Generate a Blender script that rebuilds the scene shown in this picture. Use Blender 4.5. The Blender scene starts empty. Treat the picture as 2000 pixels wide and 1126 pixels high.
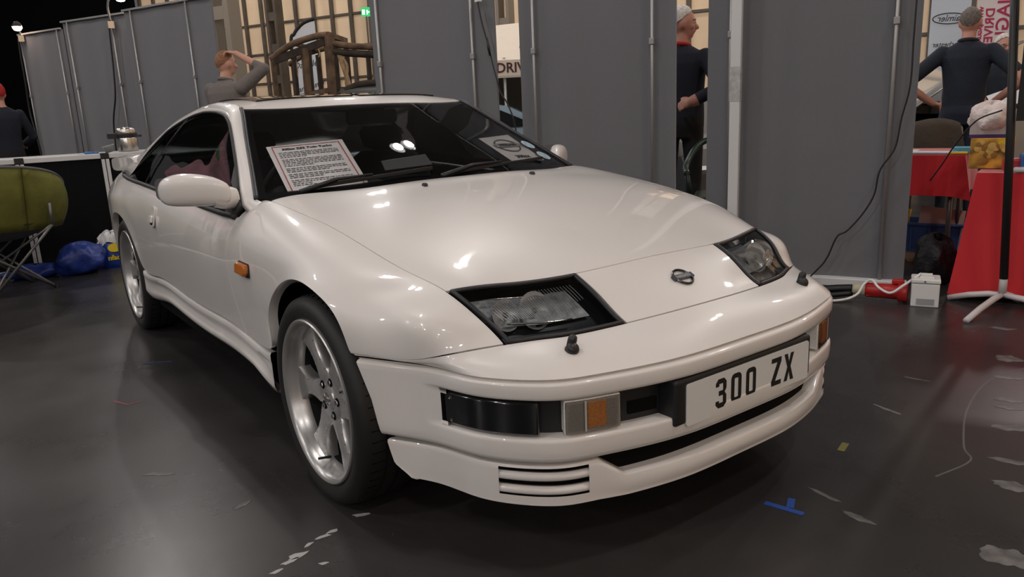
import bpy, bmesh, math, random
import numpy as np
from mathutils import Vector, Matrix
random.seed(7)
SC = bpy.context.scene
COL = SC.collection
# ------------------------------------------------------------------ camera
CAM = (2.0382, -1.6190, 1.1213)
YAW, PITCH, ROLL, FPX = 2.50868, 0.231987, -0.04499, 1490.546
def cam_axes():
    f = Vector((math.cos(PITCH)*math.cos(YAW), math.cos(PITCH)*math.sin(YAW), -math.sin(PITCH)))
    r = f.cross(Vector((0, 0, 1))).normalized(); u = r.cross(f)
    c, s = math.cos(ROLL), math.sin(ROLL)
    return c*r+s*u, -s*r+c*u, f
cr, cu, cf = cam_axes()
cd = bpy.data.cameras.new('camera'); cam = bpy.data.objects.new('camera', cd); COL.objects.link(cam)
m = Matrix.Identity(4)
for i in range(3):
    m[i][0] = cr[i]; m[i][1] = cu[i]; m[i][2] = -cf[i]; m[i][3] = CAM[i]
cam.matrix_world = m
cd.sensor_width = 36; cd.lens = FPX/2000*36; cd.clip_start = .02; cd.clip_end = 200
SC.camera = cam
# ------------------------------------------------------------------ world and hall lamps
w = bpy.data.worlds.new('hall_air'); SC.world = w; w.use_nodes = True
w.node_tree.nodes['Background'].inputs[0].default_value = (.90, .88, .88, 1)
w.node_tree.nodes['Background'].inputs[1].default_value = .10
SC.view_settings.view_transform = 'Standard'; SC.view_settings.look = 'None'
SC.view_settings.exposure = 0.0; SC.view_settings.gamma = 1.0
LAMPS = [(-6.6+3.8*i+7.0*j, 5.0-7.3*i+4.2*j) for i in range(-4, 6) for j in range(-4, 6)]   # twin fittings on the roof grid
LAMPS = [(x, y) for x, y in LAMPS if -30 < x < 24 and -22 < y < 28]
LAMP_H, LAMP_W = 9.0, 258
# ------------------------------------------------------------------ helpers
MATS = {}
def mat(name, col, rough=.5, metal=0., coat=0., emit=None, estr=0., trans=0., spec=.5, noise=None, bump=None, sheen=0., alpha=1.):
    if name in MATS: return MATS[name]
    m = bpy.data.materials.new(name); m.use_nodes = True; MATS[name] = m
    nt = m.node_tree; b = nt.nodes['Principled BSDF']
    b.inputs['Base Color'].default_value = (*col, 1); b.inputs['Roughness'].default_value = rough
    b.inputs['Metallic'].default_value = metal; b.inputs['Coat Weight'].default_value = coat
    b.inputs['Coat Roughness'].default_value = .03; b.inputs['Specular IOR Level'].default_value = spec
    b.inputs['Transmission Weight'].default_value = trans; b.inputs['Sheen Weight'].default_value = sheen
    if emit: b.inputs['Emission Color'].default_value = (*emit, 1); b.inputs['Emission Strength'].default_value = estr
    tc = None
    if noise or bump:
        tc = nt.nodes.new('ShaderNodeTexCoord')
    if noise:   # (scale, amount, detail)
        n = nt.nodes.new('ShaderNodeTexNoise'); n.inputs['Scale'].default_value = noise[0]; n.inputs['Detail'].default_value = noise[2] if len(noise) > 2 else 4
        nt.links.new(tc.outputs['Object'], n.inputs['Vector'])
        r = nt.nodes.new('ShaderNodeValToRGB'); a = noise[1]
        r.color_ramp.elements[0].position = .3; r.color_ramp.elements[1].position = .7
        r.color_ramp.elements[0].color = (*[max(0, c*(1-a)) for c in col], 1); r.color_ramp.elements[1].color = (*[min(1, c*(1+a)) for c in col], 1)
        nt.links.new(n.outputs['Fac'], r.inputs['Fac']); nt.links.new(r.outputs['Color'], b.inputs['Base Color'])
    if bump:    # (scale, strength, distance)
        n = nt.nodes.new('ShaderNodeTexNoise'); n.inputs['Scale'].default_value = bump[0]; n.inputs['Detail'].default_value = 3
        nt.links.new(tc.outputs['Object'], n.inputs['Vector'])
        bp = nt.nodes.new('ShaderNodeBump'); bp.inputs['Strength'].default_value = bump[1]; bp.inputs['Distance'].default_value = bump[2]
        nt.links.new(n.outputs['Fac'], bp.inputs['Height']); nt.links.new(bp.outputs['Normal'], b.inputs['Normal'])
    return m
def glass_mat(name, tint, rough=.01, ior=1.5):
    if name in MATS: return MATS[name]
    m = bpy.data.materials.new(name); m.use_nodes = True; MATS[name] = m
    nt = m.node_tree; nt.nodes.remove(nt.nodes['Principled BSDF'])
    t = nt.nodes.new('ShaderNodeBsdfTransparent'); t.inputs[0].default_value = (*tint, 1)
    g = nt.nodes.new('ShaderNodeBsdfGlossy'); g.inputs['Roughness'].default_value = rough
    f = nt.nodes.new('ShaderNodeFresnel'); f.inputs[0].default_value = ior
    x = nt.nodes.new('ShaderNodeMixShader')
    nt.links.new(f.outputs[0], x.inputs[0]); nt.links.new(t.outputs[0], x.inputs[1]); nt.links.new(g.outputs[0], x.inputs[2])
    nt.links.new(x.outputs[0], nt.nodes['Material Output'].inputs[0])
    return m
def tag(o, label=None, cat=None, group=None, kind=None):
    if label: o['label'] = label
    if cat: o['category'] = cat
    if group: o['group'] = group
    if kind: o['kind'] = kind
    return o
def empty(name, loc=(0, 0, 0), rz=0., label=None, cat=None, group=None):
    o = bpy.data.objects.new(name, None); COL.objects.link(o); o.location = loc; o.rotation_euler = (0, 0, rz); o.empty_display_size = .1
    return tag(o, label, cat, group)
def link(name, me, mt, parent=None, smooth=False):
    if mt is not None: me.materials.append(mt)
    if smooth:
        me.polygons.foreach_set('use_smooth', [True]*len(me.polygons))
    o = bpy.data.objects.new(name, me); COL.objects.link(o)
    if parent: o.parent = parent
    return o
def mobj(name, verts, faces, mt, parent=None, smooth=False, weld=False, recalc=True):
    me = bpy.data.meshes.new(name); me.from_pydata([tuple(map(float, v)) for v in verts], [], faces)
    if weld or recalc:
        bm = bmesh.new(); bm.from_mesh(me)
        if weld: bmesh.ops.remove_doubles(bm, verts=bm.verts, dist=1e-5)
        if recalc: bmesh.ops.recalc_face_normals(bm, faces=bm.faces)
        bm.to_mesh(me); bm.free()
    return link(name, me, mt, parent, smooth)
class MB:
    """collects shapes into one mesh"""
    def __init__(s): s.v = []; s.f = []
    def add(s, vs, fs):
        n = len(s.v); s.v += [tuple(map(float, v)) for v in vs]; s.f += [tuple(i+n for i in f) for f in fs]; return s
    def box(s, x0, x1, y0, y1, z0, z1, M=None):
        vs = [(x, y, z) for x in (x0, x1) for y in (y0, y1) for z in (z0, z1)]
        if M is not None: vs = [M @ Vector(v) for v in vs]
        return s.add(vs, [(0, 1, 3, 2), (4, 6, 7, 5), (0, 4, 5, 1), (2, 3, 7, 6), (0, 2, 6, 4), (1, 5, 7, 3)])
    def bar(s, a, b, wx, wy=None, up=(0, 0, 1)):
        a = Vector(a); b = Vector(b); d = (b-a).normalized(); u = Vector(up)
        if abs(d.dot(u)) > .95: u = Vector((1, 0, 0))
        p = d.cross(u).normalized(); q = p.cross(d); wy = wy or wx
        vs = [e+p*i*wx/2+q*j*wy/2 for e in (a, b) for i, j in ((-1, -1), (1, -1), (1, 1), (-1, 1))]
        return s.add(vs, [(0, 3, 2, 1), (4, 5, 6, 7), (0, 1, 5, 4), (1, 2, 6, 5), (2, 3, 7, 6), (3, 0, 4, 7)])
    def tube(s, pts, r, n=8, cap=True, closed=False):
        pts = [Vector(p) for p in pts]; k = len(pts); rr = r if hasattr(r, '__len__') else [r]*k
        vs = []; prev = None
        for i, p in enumerate(pts):
            d = (pts[(i+1) % k]-pts[i-1]) if closed else (pts[min(i+1, k-1)]-pts[max(i-1, 0)])
            d.normalize()
            if prev is None:
                u = Vector((0, 0, 1)) if abs(d.z) < .9 else Vector((1, 0, 0)); a = d.cross(u).normalized()
            else: a = (prev-d*prev.dot(d)).normalized()
            prev = a; b = d.cross(a)
            vs += [p+(a*math.cos(2*math.pi*j/n)+b*math.sin(2*math.pi*j/n))*rr[i] for j in range(n)]
        fs = []
        for i in range(k if closed else k-1):
            for j in range(n):
                i2 = (i+1) % k; fs.append((i*n+j, i*n+(j+1) % n, i2*n+(j+1) % n, i2*n+j))
        if cap and not closed: fs += [tuple(range(n))[::-1], tuple((k-1)*n+j for j in range(n))]
        return s.add(vs, fs)
    def lathe(s, prof, n=32, M=None, cap=False):
        """prof: (r, h) pairs turned about local z"""
        vs = []
        for r, h in prof:
            for j in range(n):
                v = Vector((r*math.cos(2*math.pi*j/n), r*math.sin(2*math.pi*j/n), h)); vs.append(M @ v if M is not None else v)
        fs = [(i*n+j, i*n+(j+1) % n, (i+1)*n+(j+1) % n, (i+1)*n+j) for i in range(len(prof)-1) for j in range(n)]
        if cap: fs += [tuple(range(n))[::-1], tuple((len(prof)-1)*n+j for j in range(n))]
        return s.add(vs, fs)
    def grid(s, rows, closed=False):
        h, k = len(rows), len(rows[0]); vs = [p for r in rows for p in r]
        fs = [(i*k+j, i*k+(j+1) % k, (i+1)*k+(j+1) % k, (i+1)*k+j) for i in range(h-1) for j in range(k if closed else k-1)]
        return s.add(vs, fs)
    def prism(s, poly, a, b, M=None):
        """2-D outline (x, y) extruded from z=a to z=b"""
        n = len(poly); vs = [Vector((x, y, z)) for z in (a, b) for x, y in poly]
        if M is not None: vs = [M @ v for v in vs]
        return s.add(vs, [tuple(range(n))[::-1], tuple(range(n, 2*n))]+[(i, (i+1) % n, n+(i+1) % n, n+i) for i in range(n)])
    def build(s, name, mt, parent=None, smooth=False, bevel=0., seg=2, weld=False, sub=0, angle=None):
        o = mobj(name, s.v, s.f, mt, parent, smooth, weld)
        if bevel:
            md = o.modifiers.new('bevel', 'BEVEL'); md.width = bevel; md.segments = seg; md.limit_method = 'ANGLE'; md.angle_limit = .6
        if sub:
            md = o.modifiers.new('sub', 'SUBSURF'); md.levels = sub; md.render_levels = sub
        if angle is not None:
            o.data.polygons.foreach_set('use_smooth', [True]*len(o.data.polygons)); o.data.set_sharp_from_angle(angle=angle)
        return o
def cr_spline(pts, n=8, closed=False):
    """smooth curve through the points"""
    P = [Vector(p) for p in pts]; k = len(P); out = []
    for i in range(k if closed else k-1):
        p0 = P[i-1] if (closed or i > 0) else P[0]*2-P[1]; p1 = P[i]; p2 = P[(i+1) % k]
        p3 = P[(i+2) % k] if (closed or i+2 < k) else P[-1]*2-P[-2]
        for j in range(n):
            t = j/n; out.append(.5*((2*p1)+(p2-p0)*t+(2*p0-5*p1+4*p2-p3)*t*t+(3*p1-p0-3*p2+p3)*t**3))
    if not closed: out.append(P[-1])
    return out
def rrect(x0, x1, y0, y1, r, n=5):
    out = []
    for cx, cy, a in ((x1-r, y1-r, 0), (x0+r, y1-r, 90), (x0+r, y0+r, 180), (x1-r, y0+r, 270)):
        out += [(cx+r*math.cos(math.radians(a+90*i/n)), cy+r*math.sin(math.radians(a+90*i/n))) for i in range(n+1)]
    return out
def text_mesh(body, size, M, name, mt, parent, bold=0., mirror=False, depth=.0006, shear=0., align='CENTER'):
    cu_ = bpy.data.curves.new('txt', 'FONT'); cu_.body = body; cu_.size = size; cu_.align_x = align; cu_.align_y = 'CENTER'
    cu_.offset = bold; cu_.extrude = depth; cu_.shear = shear; cu_.resolution_u = 3
    o = bpy.data.objects.new('txt', cu_); COL.objects.link(o)
    me = bpy.data.meshes.new_from_object(o.evaluated_get(bpy.context.evaluated_depsgraph_get()))
    bpy.data.objects.remove(o); bpy.data.curves.remove(cu_)
    if mirror: me.transform(Matrix.Diagonal((-1, 1, 1, 1)))
    me.transform(M); me.name = name; me.materials.clear()
    return link(name, me, mt, parent)
def frame_m(o, xd, yd):
    """4x4 with the given origin, x direction and approximate y direction"""
    x = Vector(xd).normalized(); z = x.cross(Vector(yd)).normalized(); y = z.cross(x)
    return Matrix(((x.x, y.x, z.x, o[0]), (x.y, y.y, z.y, o[1]), (x.z, y.z, z.z, o[2]), (0, 0, 0, 1)))
def nat_spline(t, e):
    """matrix taking values at knots t to values at e (natural cubic)"""
    t = np.asarray(t, float); e = np.asarray(e, float); n = len(t); h = np.diff(t)
    A = np.zeros((n, n)); B = np.zeros((n, n)); A[0, 0] = A[-1, -1] = 1
    for i in range(1, n-1):
        A[i, i-1] = h[i-1]; A[i, i] = 2*(h[i-1]+h[i]); A[i, i+1] = h[i]
        B[i, i-1] = 6/h[i-1]; B[i, i] = -6/h[i-1]-6/h[i]; B[i, i+1] = 6/h[i]
    S = np.linalg.solve(A, B); k = np.clip(np.searchsorted(t, e)-1, 0, n-2)
    M = np.zeros((len(e), n)); a = (t[k+1]-e)/h[k]; b = (e-t[k])/h[k]; r = np.arange(len(e))
    M[r, k] += a; M[r, k+1] += b
    M += ((a**3-a)*h[k]**2/6)[:, None]*S[k]+((b**3-b)*h[k]**2/6)[:, None]*S[k+1]
    return M
# ================================================================== the car
M_PAINT = mat('white_paint', (.78, .745, .715), .38, coat=1.0)
M_BLK = mat('black_plastic', (.012, .012, .014), .42)
M_RUB = mat('black_rubber', (.010, .010, .011), .6)
M_DARK = mat('dark_cavity', (.004, .004, .004), .9, spec=.1)
M_GLS = glass_mat('windscreen_glass', (.95, .96, .955))
M_SGL = glass_mat('tinted_side_glass', (.48, .53, .53))
M_CHR = mat('chrome', (.8, .8, .8), .08, metal=1)
M_INT = mat('interior_trim', (.012, .012, .014), .7)
CAR = empty('sports_car', label='white two-door sports car with pop-free slanted headlights and UK plate', cat='car')
CAR['label'] = 'white low-slung sports coupe with slanted headlights, parked on the black floor'
ROWS = {   # half-width net of the lower body, y positive; columns: centre, lamp inner edge, lamp mid, bonnet seam, shoulder, side, side, edge
'G': [(.85,0,.510),(.838,.28,.510),(.79,.48,.510),(.70,.625,.510),(.605,.688,.510),(.49,.722,.511),(.36,.782,.513),(.262,.833,.514)],
'N1': [(.80,0,.550),(.778,.28,.547),(.735,.475,.541),(.655,.61,.541),(.575,.69,.530),(.468,.738,.519),(.35,.794,.518),(.255,.836,.518)],
'N2': [(.735,0,.587),(.697,.277,.575),(.655,.45,.568),(.592,.588,.563),(.532,.698,.551),(.442,.757,.526),(.338,.806,.523),(.248,.840,.522)],
'N3': [(.64,0,.638),(.610,.281,.628),(.57,.46,.622),(.515,.614,.625),(.472,.722,.621),(.395,.773,.597),(.305,.815,.582),(.232,.848,.572)],
'N4': [(.535,0,.688),(.515,.285,.679),(.47,.47,.677),(.414,.637,.675),(.36,.72,.658),(.31,.772,.643),(.245,.82,.632),(.190,.853,.622)],
'N5': [(.33,0,.750),(.325,.27,.744),(.31,.48,.733),(.286,.672,.713),(.24,.745,.697),(.195,.80,.680),(.15,.838,.667),(.11,.860,.659)],
'N6': [(.10,0,.803),(.10,.27,.797),(.105,.48,.784),(.115,.695,.756),(.09,.765,.740),(.06,.815,.718),(.03,.848,.695),(0,.864,.677)],
'N7': [(-.15,0,.845),(-.15,.27,.841),(-.145,.48,.829),(-.138,.702,.801),(-.14,.772,.781),(-.145,.828,.745),(-.152,.855,.692),(-.165,.865,.636)],
'N8': [(-.33,0,.868),(-.33,.27,.864),(-.335,.48,.851),(-.34,.714,.826),(-.35,.780,.802),(-.355,.836,.748),(-.345,.860,.655),(-.30,.862,.510)],
'N9': [(-.43,0,.878),(-.445,.27,.874),(-.49,.5,.864),(-.56,.722,.847),(-.565,.786,.812),(-.56,.840,.745),(-.52,.860,.610),(-.358,.846,.388)],
'D1': [(-.68,0,.865),(-.69,.27,.86),(-.70,.5,.85),(-.70,.715,.835),(-.70,.793,.788),(-.70,.843,.715),(-.69,.857,.580),(-.62,.842,.388)],
'D2': [(-1.05,0,.84),(-1.05,.27,.84),(-1.05,.5,.84),(-1.05,.725,.825),(-1.05,.798,.796),(-1.05,.846,.715),(-1.05,.857,.575),(-1.05,.841,.390)],
'D3': [(-1.5,0,.85),(-1.5,.27,.85),(-1.5,.5,.85),(-1.5,.73,.836),(-1.5,.802,.810),(-1.5,.849,.73),(-1.5,.858,.58),(-1.5,.842,.393)],
'D4': [(-1.9,0,.86),(-1.9,.27,.86),(-1.9,.5,.86),(-1.9,.735,.85),(-1.9,.805,.825),(-1.9,.853,.745),(-1.9,.861,.585),(-1.92,.844,.397)],
'R1': [(-2.13,0,.87),(-2.13,.27,.87),(-2.13,.5,.87),(-2.13,.738,.858),(-2.13,.806,.834),(-2.13,.856,.752),(-2.15,.864,.59),(-2.228,.848,.395)],
'R2': [(-2.30,0,.875),(-2.3,.27,.875),(-2.3,.5,.875),(-2.3,.738,.864),(-2.3,.805,.840),(-2.3,.858,.765),(-2.28,.870,.660),(-2.275,.864,.50)],
'R3': [(-2.47,0,.88),(-2.47,.27,.88),(-2.47,.5,.88),(-2.47,.735,.868),(-2.46,.80,.846),(-2.46,.857,.776),(-2.43,.874,.700),(-2.42,.874,.630)],
'R4': [(-2.65,0,.88),(-2.65,.27,.88),(-2.65,.5,.88),(-2.65,.725,.87),(-2.65,.79,.85),(-2.65,.858,.78),(-2.65,.878,.710),(-2.64,.878,.658)],
'R5': [(-2.85,0,.88),(-2.85,.27,.88),(-2.85,.5,.88),(-2.85,.705,.87),(-2.85,.77,.853),(-2.85,.843,.77),(-2.84,.864,.680),(-2.80,.868,.575)],
'R6': [(-3.05,0,.88),(-3.05,.27,.88),(-3.05,.47,.88),(-3.05,.67,.87),(-3.05,.735,.853),(-3.05,.810,.765),(-3.0,.842,.60),(-2.90,.85,.41)],
'R7': [(-3.27,0,.875),(-3.27,.25,.875),(-3.27,.43,.875),(-3.26,.61,.868),(-3.25,.68,.848),(-3.28,.725,.755),(-3.22,.755,.55),(-3.10,.785,.33)],
'R8': [(-3.46,0,.855),(-3.45,.25,.855),(-3.42,.42,.853),(-3.38,.56,.848),(-3.36,.62,.83),(-3.40,.65,.75),(-3.38,.68,.55),(-3.30,.70,.30)],
'R9': [(-3.53,0,.72),(-3.52,.23,.72),(-3.50,.40,.72),(-3.465,.52,.71),(-3.45,.57,.69),(-3.45,.595,.63),(-3.43,.62,.48),(-3.36,.64,.29)],
'R10':[(-3.56,0,.52),(-3.55,.2,.52),(-3.535,.35,.52),(-3.51,.46,.50),(-3.50,.50,.48),(-3.49,.52,.44),(-3.47,.54,.38),(-3.42,.56,.29)],
'R11':[(-3.52,0,.30),(-3.515,.18,.30),(-3.50,.31,.30),(-3.485,.40,.30),(-3.48,.44,.30),(-3.475,.46,.295),(-3.46,.48,.29),(-3.44,.50,.285)]}
RK = list(ROWS)
def half(r): return np.array([(x, -y, z) for x, y, z in r[:0:-1]]+list(r), float)   # columns -7 .. 7, y = sign of the column
class Surf:
    def __init__(s, rows):
        s.C = np.array(rows, float); d = np.linalg.norm(np.diff(s.C, axis=0), axis=2).mean(1)
        s.tu = np.r_[0, np.cumsum(d**.8)]; d = np.linalg.norm(np.diff(s.C, axis=1), axis=2).mean(0)
        s.tv = np.r_[0, np.cumsum(d)]; s.nv = s.C.shape[1]
    def u(s, i): return np.interp(i, range(len(s.tu)), s.tu)
    def v(s, j): return np.interp(j, range(len(s.tv)), s.tv)
    def ev(s, ui, vj):
        """ui, vj: fractional row and column numbers -> grid of points"""
        return np.einsum('ab,bcd,ec->aed', nat_spline(s.tu, s.u(ui)), s.C, nat_spline(s.tv, s.v(vj)))
BODY = Surf([half(ROWS[k]) for k in RK])
def gnormals(G):
    a = np.gradient(G, axis=0); b = np.gradient(G, axis=1); n = np.cross(a, b); n /= np.linalg.norm(n, axis=2)[..., None]+1e-12
    c = G-np.array([0, 0, .3]); c[..., 0] *= .15
    return n if (n*c).sum() > 0 else -n
def panel(name, S, u0, u1, v0, v1, mt, parent, gaps='udlr', g=.0022, du=10, dv=10, deep=.014, off=0., trim=None):
    nu = max(3, int(abs(u1-u0)*du)+1); nv = max(3, int(abs(v1-v0)*dv)+1)
    uu = np.linspace(u0, u1, nu); vv = np.linspace(v0, v1, nv)
    G = S.ev(uu, vv)
    def shrink(arr, axis, end):
        d = np.linalg.norm(np.take(G, -1 if end else 0, axis)-np.take(G, -2 if end else 1, axis), axis=1).mean()
        st = arr[1]-arr[0]; k = g/max(d, 1e-4)*st
        if end: arr[-1] -= k
        else: arr[0] += k
    if 'u' in gaps: shrink(uu, 0, 0)
    if 'd' in gaps: shrink(uu, 0, 1)
    if 'l' in gaps: shrink(vv, 1, 0)
    if 'r' in gaps: shrink(vv, 1, 1)
    G = S.ev(uu, vv); N = gnormals(G); G = G+N*off
    R = [list(map(tuple, r)) for r in G]
    def lip(P, n, q):          # P edge points, q neighbouring inner points
        o = P-q; o /= np.linalg.norm(o, axis=1)[:, None]+1e-9
        return P+o*.0007-n*.0010, P+o*.0008-n*deep
    mb = MB(); mb.grid([[tuple(p) for p in r] for r in G])
    for ch, P, n, q in (('u', G[0], N[0], G[1]), ('d', G[-1], N[-1], G[-2]), ('l', G[:, 0], N[:, 0], G[:, 1]), ('r', G[:, -1], N[:, -1], G[:, -2])):
        if ch in gaps:
            a, b = lip(P, n, q); mb.grid([[tuple(p) for p in P], [tuple(p) for p in a], [tuple(p) for p in b]])
    o = mb.build(name, mt, parent, smooth=True, weld=True)
    if gaps: o.data.set_sharp_from_angle(angle=.55)
    return o
def rk(n): return RK.index(n)
iG, iN2, iN4, iN9, iD1, iD4 = rk('G'), rk('N2'), rk('N4'), rk('N9'), rk('D1'), rk('D4')
cC = 7
# dark liner under the seams
hood = panel('hood', BODY, iN4, iN9, cC-3, cC+3, M_PAINT, CAR)
nose = panel('nose_panel', BODY, iN2, iN4, cC-1, cC+1, M_PAINT, CAR)
for a_ in ((iN2-.06, iN2+.06, cC-3, cC+3), (iN4-.06, iN4+.06, cC-3, cC+3), (iN2, iN9, cC-3.08, cC-2.97), (iN2, iN9, cC+2.97, cC+3.08), (iN2, iN4, cC-1.05, cC-.95), (iN2, iN4, cC+.95, cC+1.05), (iN2-.12, iN2+.12, 0, cC-3), (iN2-.12, iN2+.12, cC+3, 14)):
    panel('seam_liner', BODY, *a_, M_DARK, CAR, gaps='', off=-.009)
for sg in (-1, 1):
    lo, hi = sorted((cC+3*sg, cC+7*sg)); 
    panel('front_fender', BODY, iN2, iD1, lo, hi, M_PAINT, CAR, deep=.03)
    for q_ in (iD1, iD4): panel('seam_liner', BODY, q_-.10, q_+.10, min(cC+4*sg, cC+6.9*sg), max(cC+4*sg, cC+6.9*sg), M_DARK, CAR, gaps='', off=-.004)
    lo, hi = sorted((cC+4*sg, cC+7*sg))
    door = panel('door', BODY, iD1, iD4, lo, hi, M_PAINT, CAR, g=.0004)
    panel('quarter_panel', BODY, iD4, len(RK)-1, lo, hi, M_PAINT, CAR, gaps='ulr', deep=.03, g=.0004)
panel('tail_panel', BODY, rk('R6')+.3, len(RK)-1, cC-4, cC+4, M_PAINT, CAR, gaps='')
# upper bumper cover reaches from the lamps down to the groove, behind it the full width
bump = panel('front_bumper', BODY, iG, iN2, 0, 14, M_PAINT, CAR, gaps='dlr', du=14)
# cowl below the windscreen
panel('cowl', BODY, iN9, iD1, cC-3, cC+3, M_BLK, CAR, gaps='', off=-.012)
# ---- front face below the groove: swept along the plan curve of row G
half_s = np.linspace(0, 1, 61)
GC = BODY.ev([iG], np.linspace(0, 14, 241))[0]         # y from - to +
T = np.gradient(GC, axis=0); T[:, 2] = 0; T /= np.linalg.norm(T, axis=1)[:, None]
NO = np.stack([T[:, 1], -T[:, 0], np.zeros(len(T))], 1)
if (NO[120] @ np.array([1, 0, 0])) < 0: NO = -NO
YC = np.abs(GC[:, 1])
XEZ, XEX = [.15, .19, .22, .285, .30, .40, .514], [.42, .376, .338, .320, .321, .302, .262]
def row(off, z, sl=slice(None)):
    o = off(YC) if callable(off) else np.full(len(GC), off); zz = z(YC) if callable(z) else np.full(len(GC), float(z))
    P = GC+NO*o[:, None]; P[:, 2] = zz
    xe = np.interp(zz, XEZ, XEX)                        # where the wheel arch cuts this height
    far = P[:, 0] < .50; xn = np.where(far, .50-(.50-P[:, 0])*(.50-xe)/(.50-.262), P[:, 0]); xn = np.maximum(xn, xe)
    yn = np.interp(-xn, -GC[120:, 0], GC[120:, 1])+(np.abs(P[:, 1])-np.interp(-P[:, 0], -GC[120:, 0], GC[120:, 1]))
    P[:, 0] = xn; P[:, 1] = np.where(far, np.sign(P[:, 1])*yn, P[:, 1]); return P[sl]
YE = .722           # where the black lamp band ends
fr = lambda y: .016-.012*np.clip((y-.2)/.5, 0, 1)       # the band stands a little proud in the middle
rnd_ = lambda y, d: fr(y)-d*np.clip((YE+.02-y)/.02, 0, 1)      # edge rounding only along the lamp opening
rows = [row(0, .510), row(-.005, .5085), row(-.010, .5065), row(-.010, .503), row(lambda y: fr(y)-.006, .501), row(lambda y: fr(y)-.0015, .498), row(fr, .494), row(fr, .480), row(fr, .468), row(lambda y: rnd_(y, .0015), .462), row(lambda y: rnd_(y, .004), .4595)]
mb = MB(); mb.grid([list(map(tuple, r)) for r in rows])
low = [row(lambda y: rnd_(y, .004), .3625), row(lambda y: rnd_(y, .001), .360), row(fr, .352), row(fr, .335), row(lambda y: fr(y)-.001, .316), row(lambda y: fr(y)-.004, .306), row(lambda y: fr(y)-.012, .301), row(-.06, .300)]
mb.grid([list(map(tuple, r)) for r in low])
ins = YC < YE
zz = np.linspace(.4595, .3625, 9)
rr = [row(lambda y: rnd_(y, .004), z) for z in zz]
# corner ends of the band: rounded by pulling the first opening sample in at top and bottom
for i in range(8):
    for j in range(len(GC)-1):
        rad = .022*(1-math.sqrt(max(0, 1-(abs((i+.5)/8-.5)*2)**6)))
        if not (YC[j] < YE-rad and YC[j+1] < YE-rad):
            mb.add([rr[i][j], rr[i][j+1], rr[i+1][j+1], rr[i+1][j]], [(0, 1, 2, 3)])
# inner rim of the opening
js = [j for j in range(len(GC)) if YC[j] < YE]; j0, j1 = js[0], js[-1]
rin = [row(lambda y: fr(y)-.052, z) for z in zz]
mb.grid([list(map(tuple, rr[0][j0:j1+1])), list(map(tuple, rin[0][j0:j1+1]))]); mb.grid([list(map(tuple, rr[-1][j0:j1+1])), list(map(tuple, rin[-1][j0:j1+1]))])
for j in (j0, j1): MB().grid([[tuple(r[j]) for r in rr], [tuple(r[j]) for r in rin]]).build('band_end', M_BLK, bump)
low_b = mb.build('bumper_face', M_PAINT, bump, smooth=True, weld=True)
low_b.data.set_sharp_from_angle(angle=.9)
# black lamp band
mb = MB(); band = [row(lambda y: fr(y)-.046, z)[j0:j1+1] for z in (.461, .44, .41, .38, .361)]
mb.grid([list(map(tuple, r)) for r in band]); mb.build('lamp_band', M_BLK, bump, smooth=True)
def band_piece(name, y0, y1, z0, z1, of, th, mt, parent, bev=.004, n=14):
    """a slab following the band from y0 to y1 (signed y)"""
    ys = np.linspace(y0, y1, n); mb = MB()
    f = np.array([[np.interp(y, GC[:, 1], (GC+NO*(fr(YC)+o)[:, None])[:, k]) for k in (0, 1)] for o in (of, of-th) for y in ys]).reshape(2, n, 2)
    R = []
    for k, z in ((1, z0), (0, z0), (0, z1), (1, z1)):
        R.append([(f[k, i, 0], f[k, i, 1], z) for i in range(n)])
    R.append(R[0]); mb.grid(R)
    mb.add([R[k][0] for k in range(4)], [(0, 1, 2, 3)]); mb.add([R[k][-1] for k in range(4)], [(3, 2, 1, 0)])
    return mb.build(name, mt, parent, bevel=bev, seg=2, weld=True, angle=.7)
M_SMK = mat('smoked_lens', (.006, .006, .007), .12, coat=.6)
M_LENS = glass_mat('clear_ribbed_lens', (.80, .80, .79), .08)
M_AMB = mat('amber_lens', (.55, .16, .02), .2, coat=.5)
M_REFL = mat('lamp_reflector', (.75, .75, .76), .38, metal=.6)
for sg in (-1, 1):
    fl = band_piece('fog_lamp', sg*.598, sg*.7185, .369, .454, -.006, .04, M_SMK, CAR, .006)
    # screws in the smoked lens
    for z in (.383, .441):
        p = np.array([np.interp(sg*.712, GC[:, 1], (GC+NO*(fr(YC)-.004)[:, None])[:, k]) for k in range(2)])
        MB().lathe([(0, .002), (.004, .002), (.005, 0)], 10, Matrix.Translation((p[0], p[1], z)) @ Matrix.Rotation(math.radians(90-sg*0), 4, 'Y') @ Matrix.Rotation(0, 4, 'Z')).build('screw', M_CHR, fl)
    il = band_piece('indicator_lamp', sg*.415, sg*.548, .372, .452, -.004, .004, M_LENS, CAR, .002)
    band_piece('lamp_tray', sg*.413, sg*.550, .370, .454, -.0095, .036, mat('lamp_grey', (.80, .77, .73), .45, noise=(300, .15)), il, .003)
    band_piece('amber_bulb', sg*.450, sg*.497, .380, .445, -.0055, .004, mat('amber_glow', (1, .42, .14), .35, noise=(160, .2)), il, .003)
    band_piece('lens_rib', sg*.5, sg*.505, .374, .450, -.0035, .003, mat('lens_rib', (.45, .43, .41), .3), il, .001)
band_piece('air_slot', -.375, -.29, .378, .412, -.042, .006, M_DARK, bump, .002)
band_piece('air_slot', .29, .375, .378, .412, -.042, .006, M_DARK, bump, .002)
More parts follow.
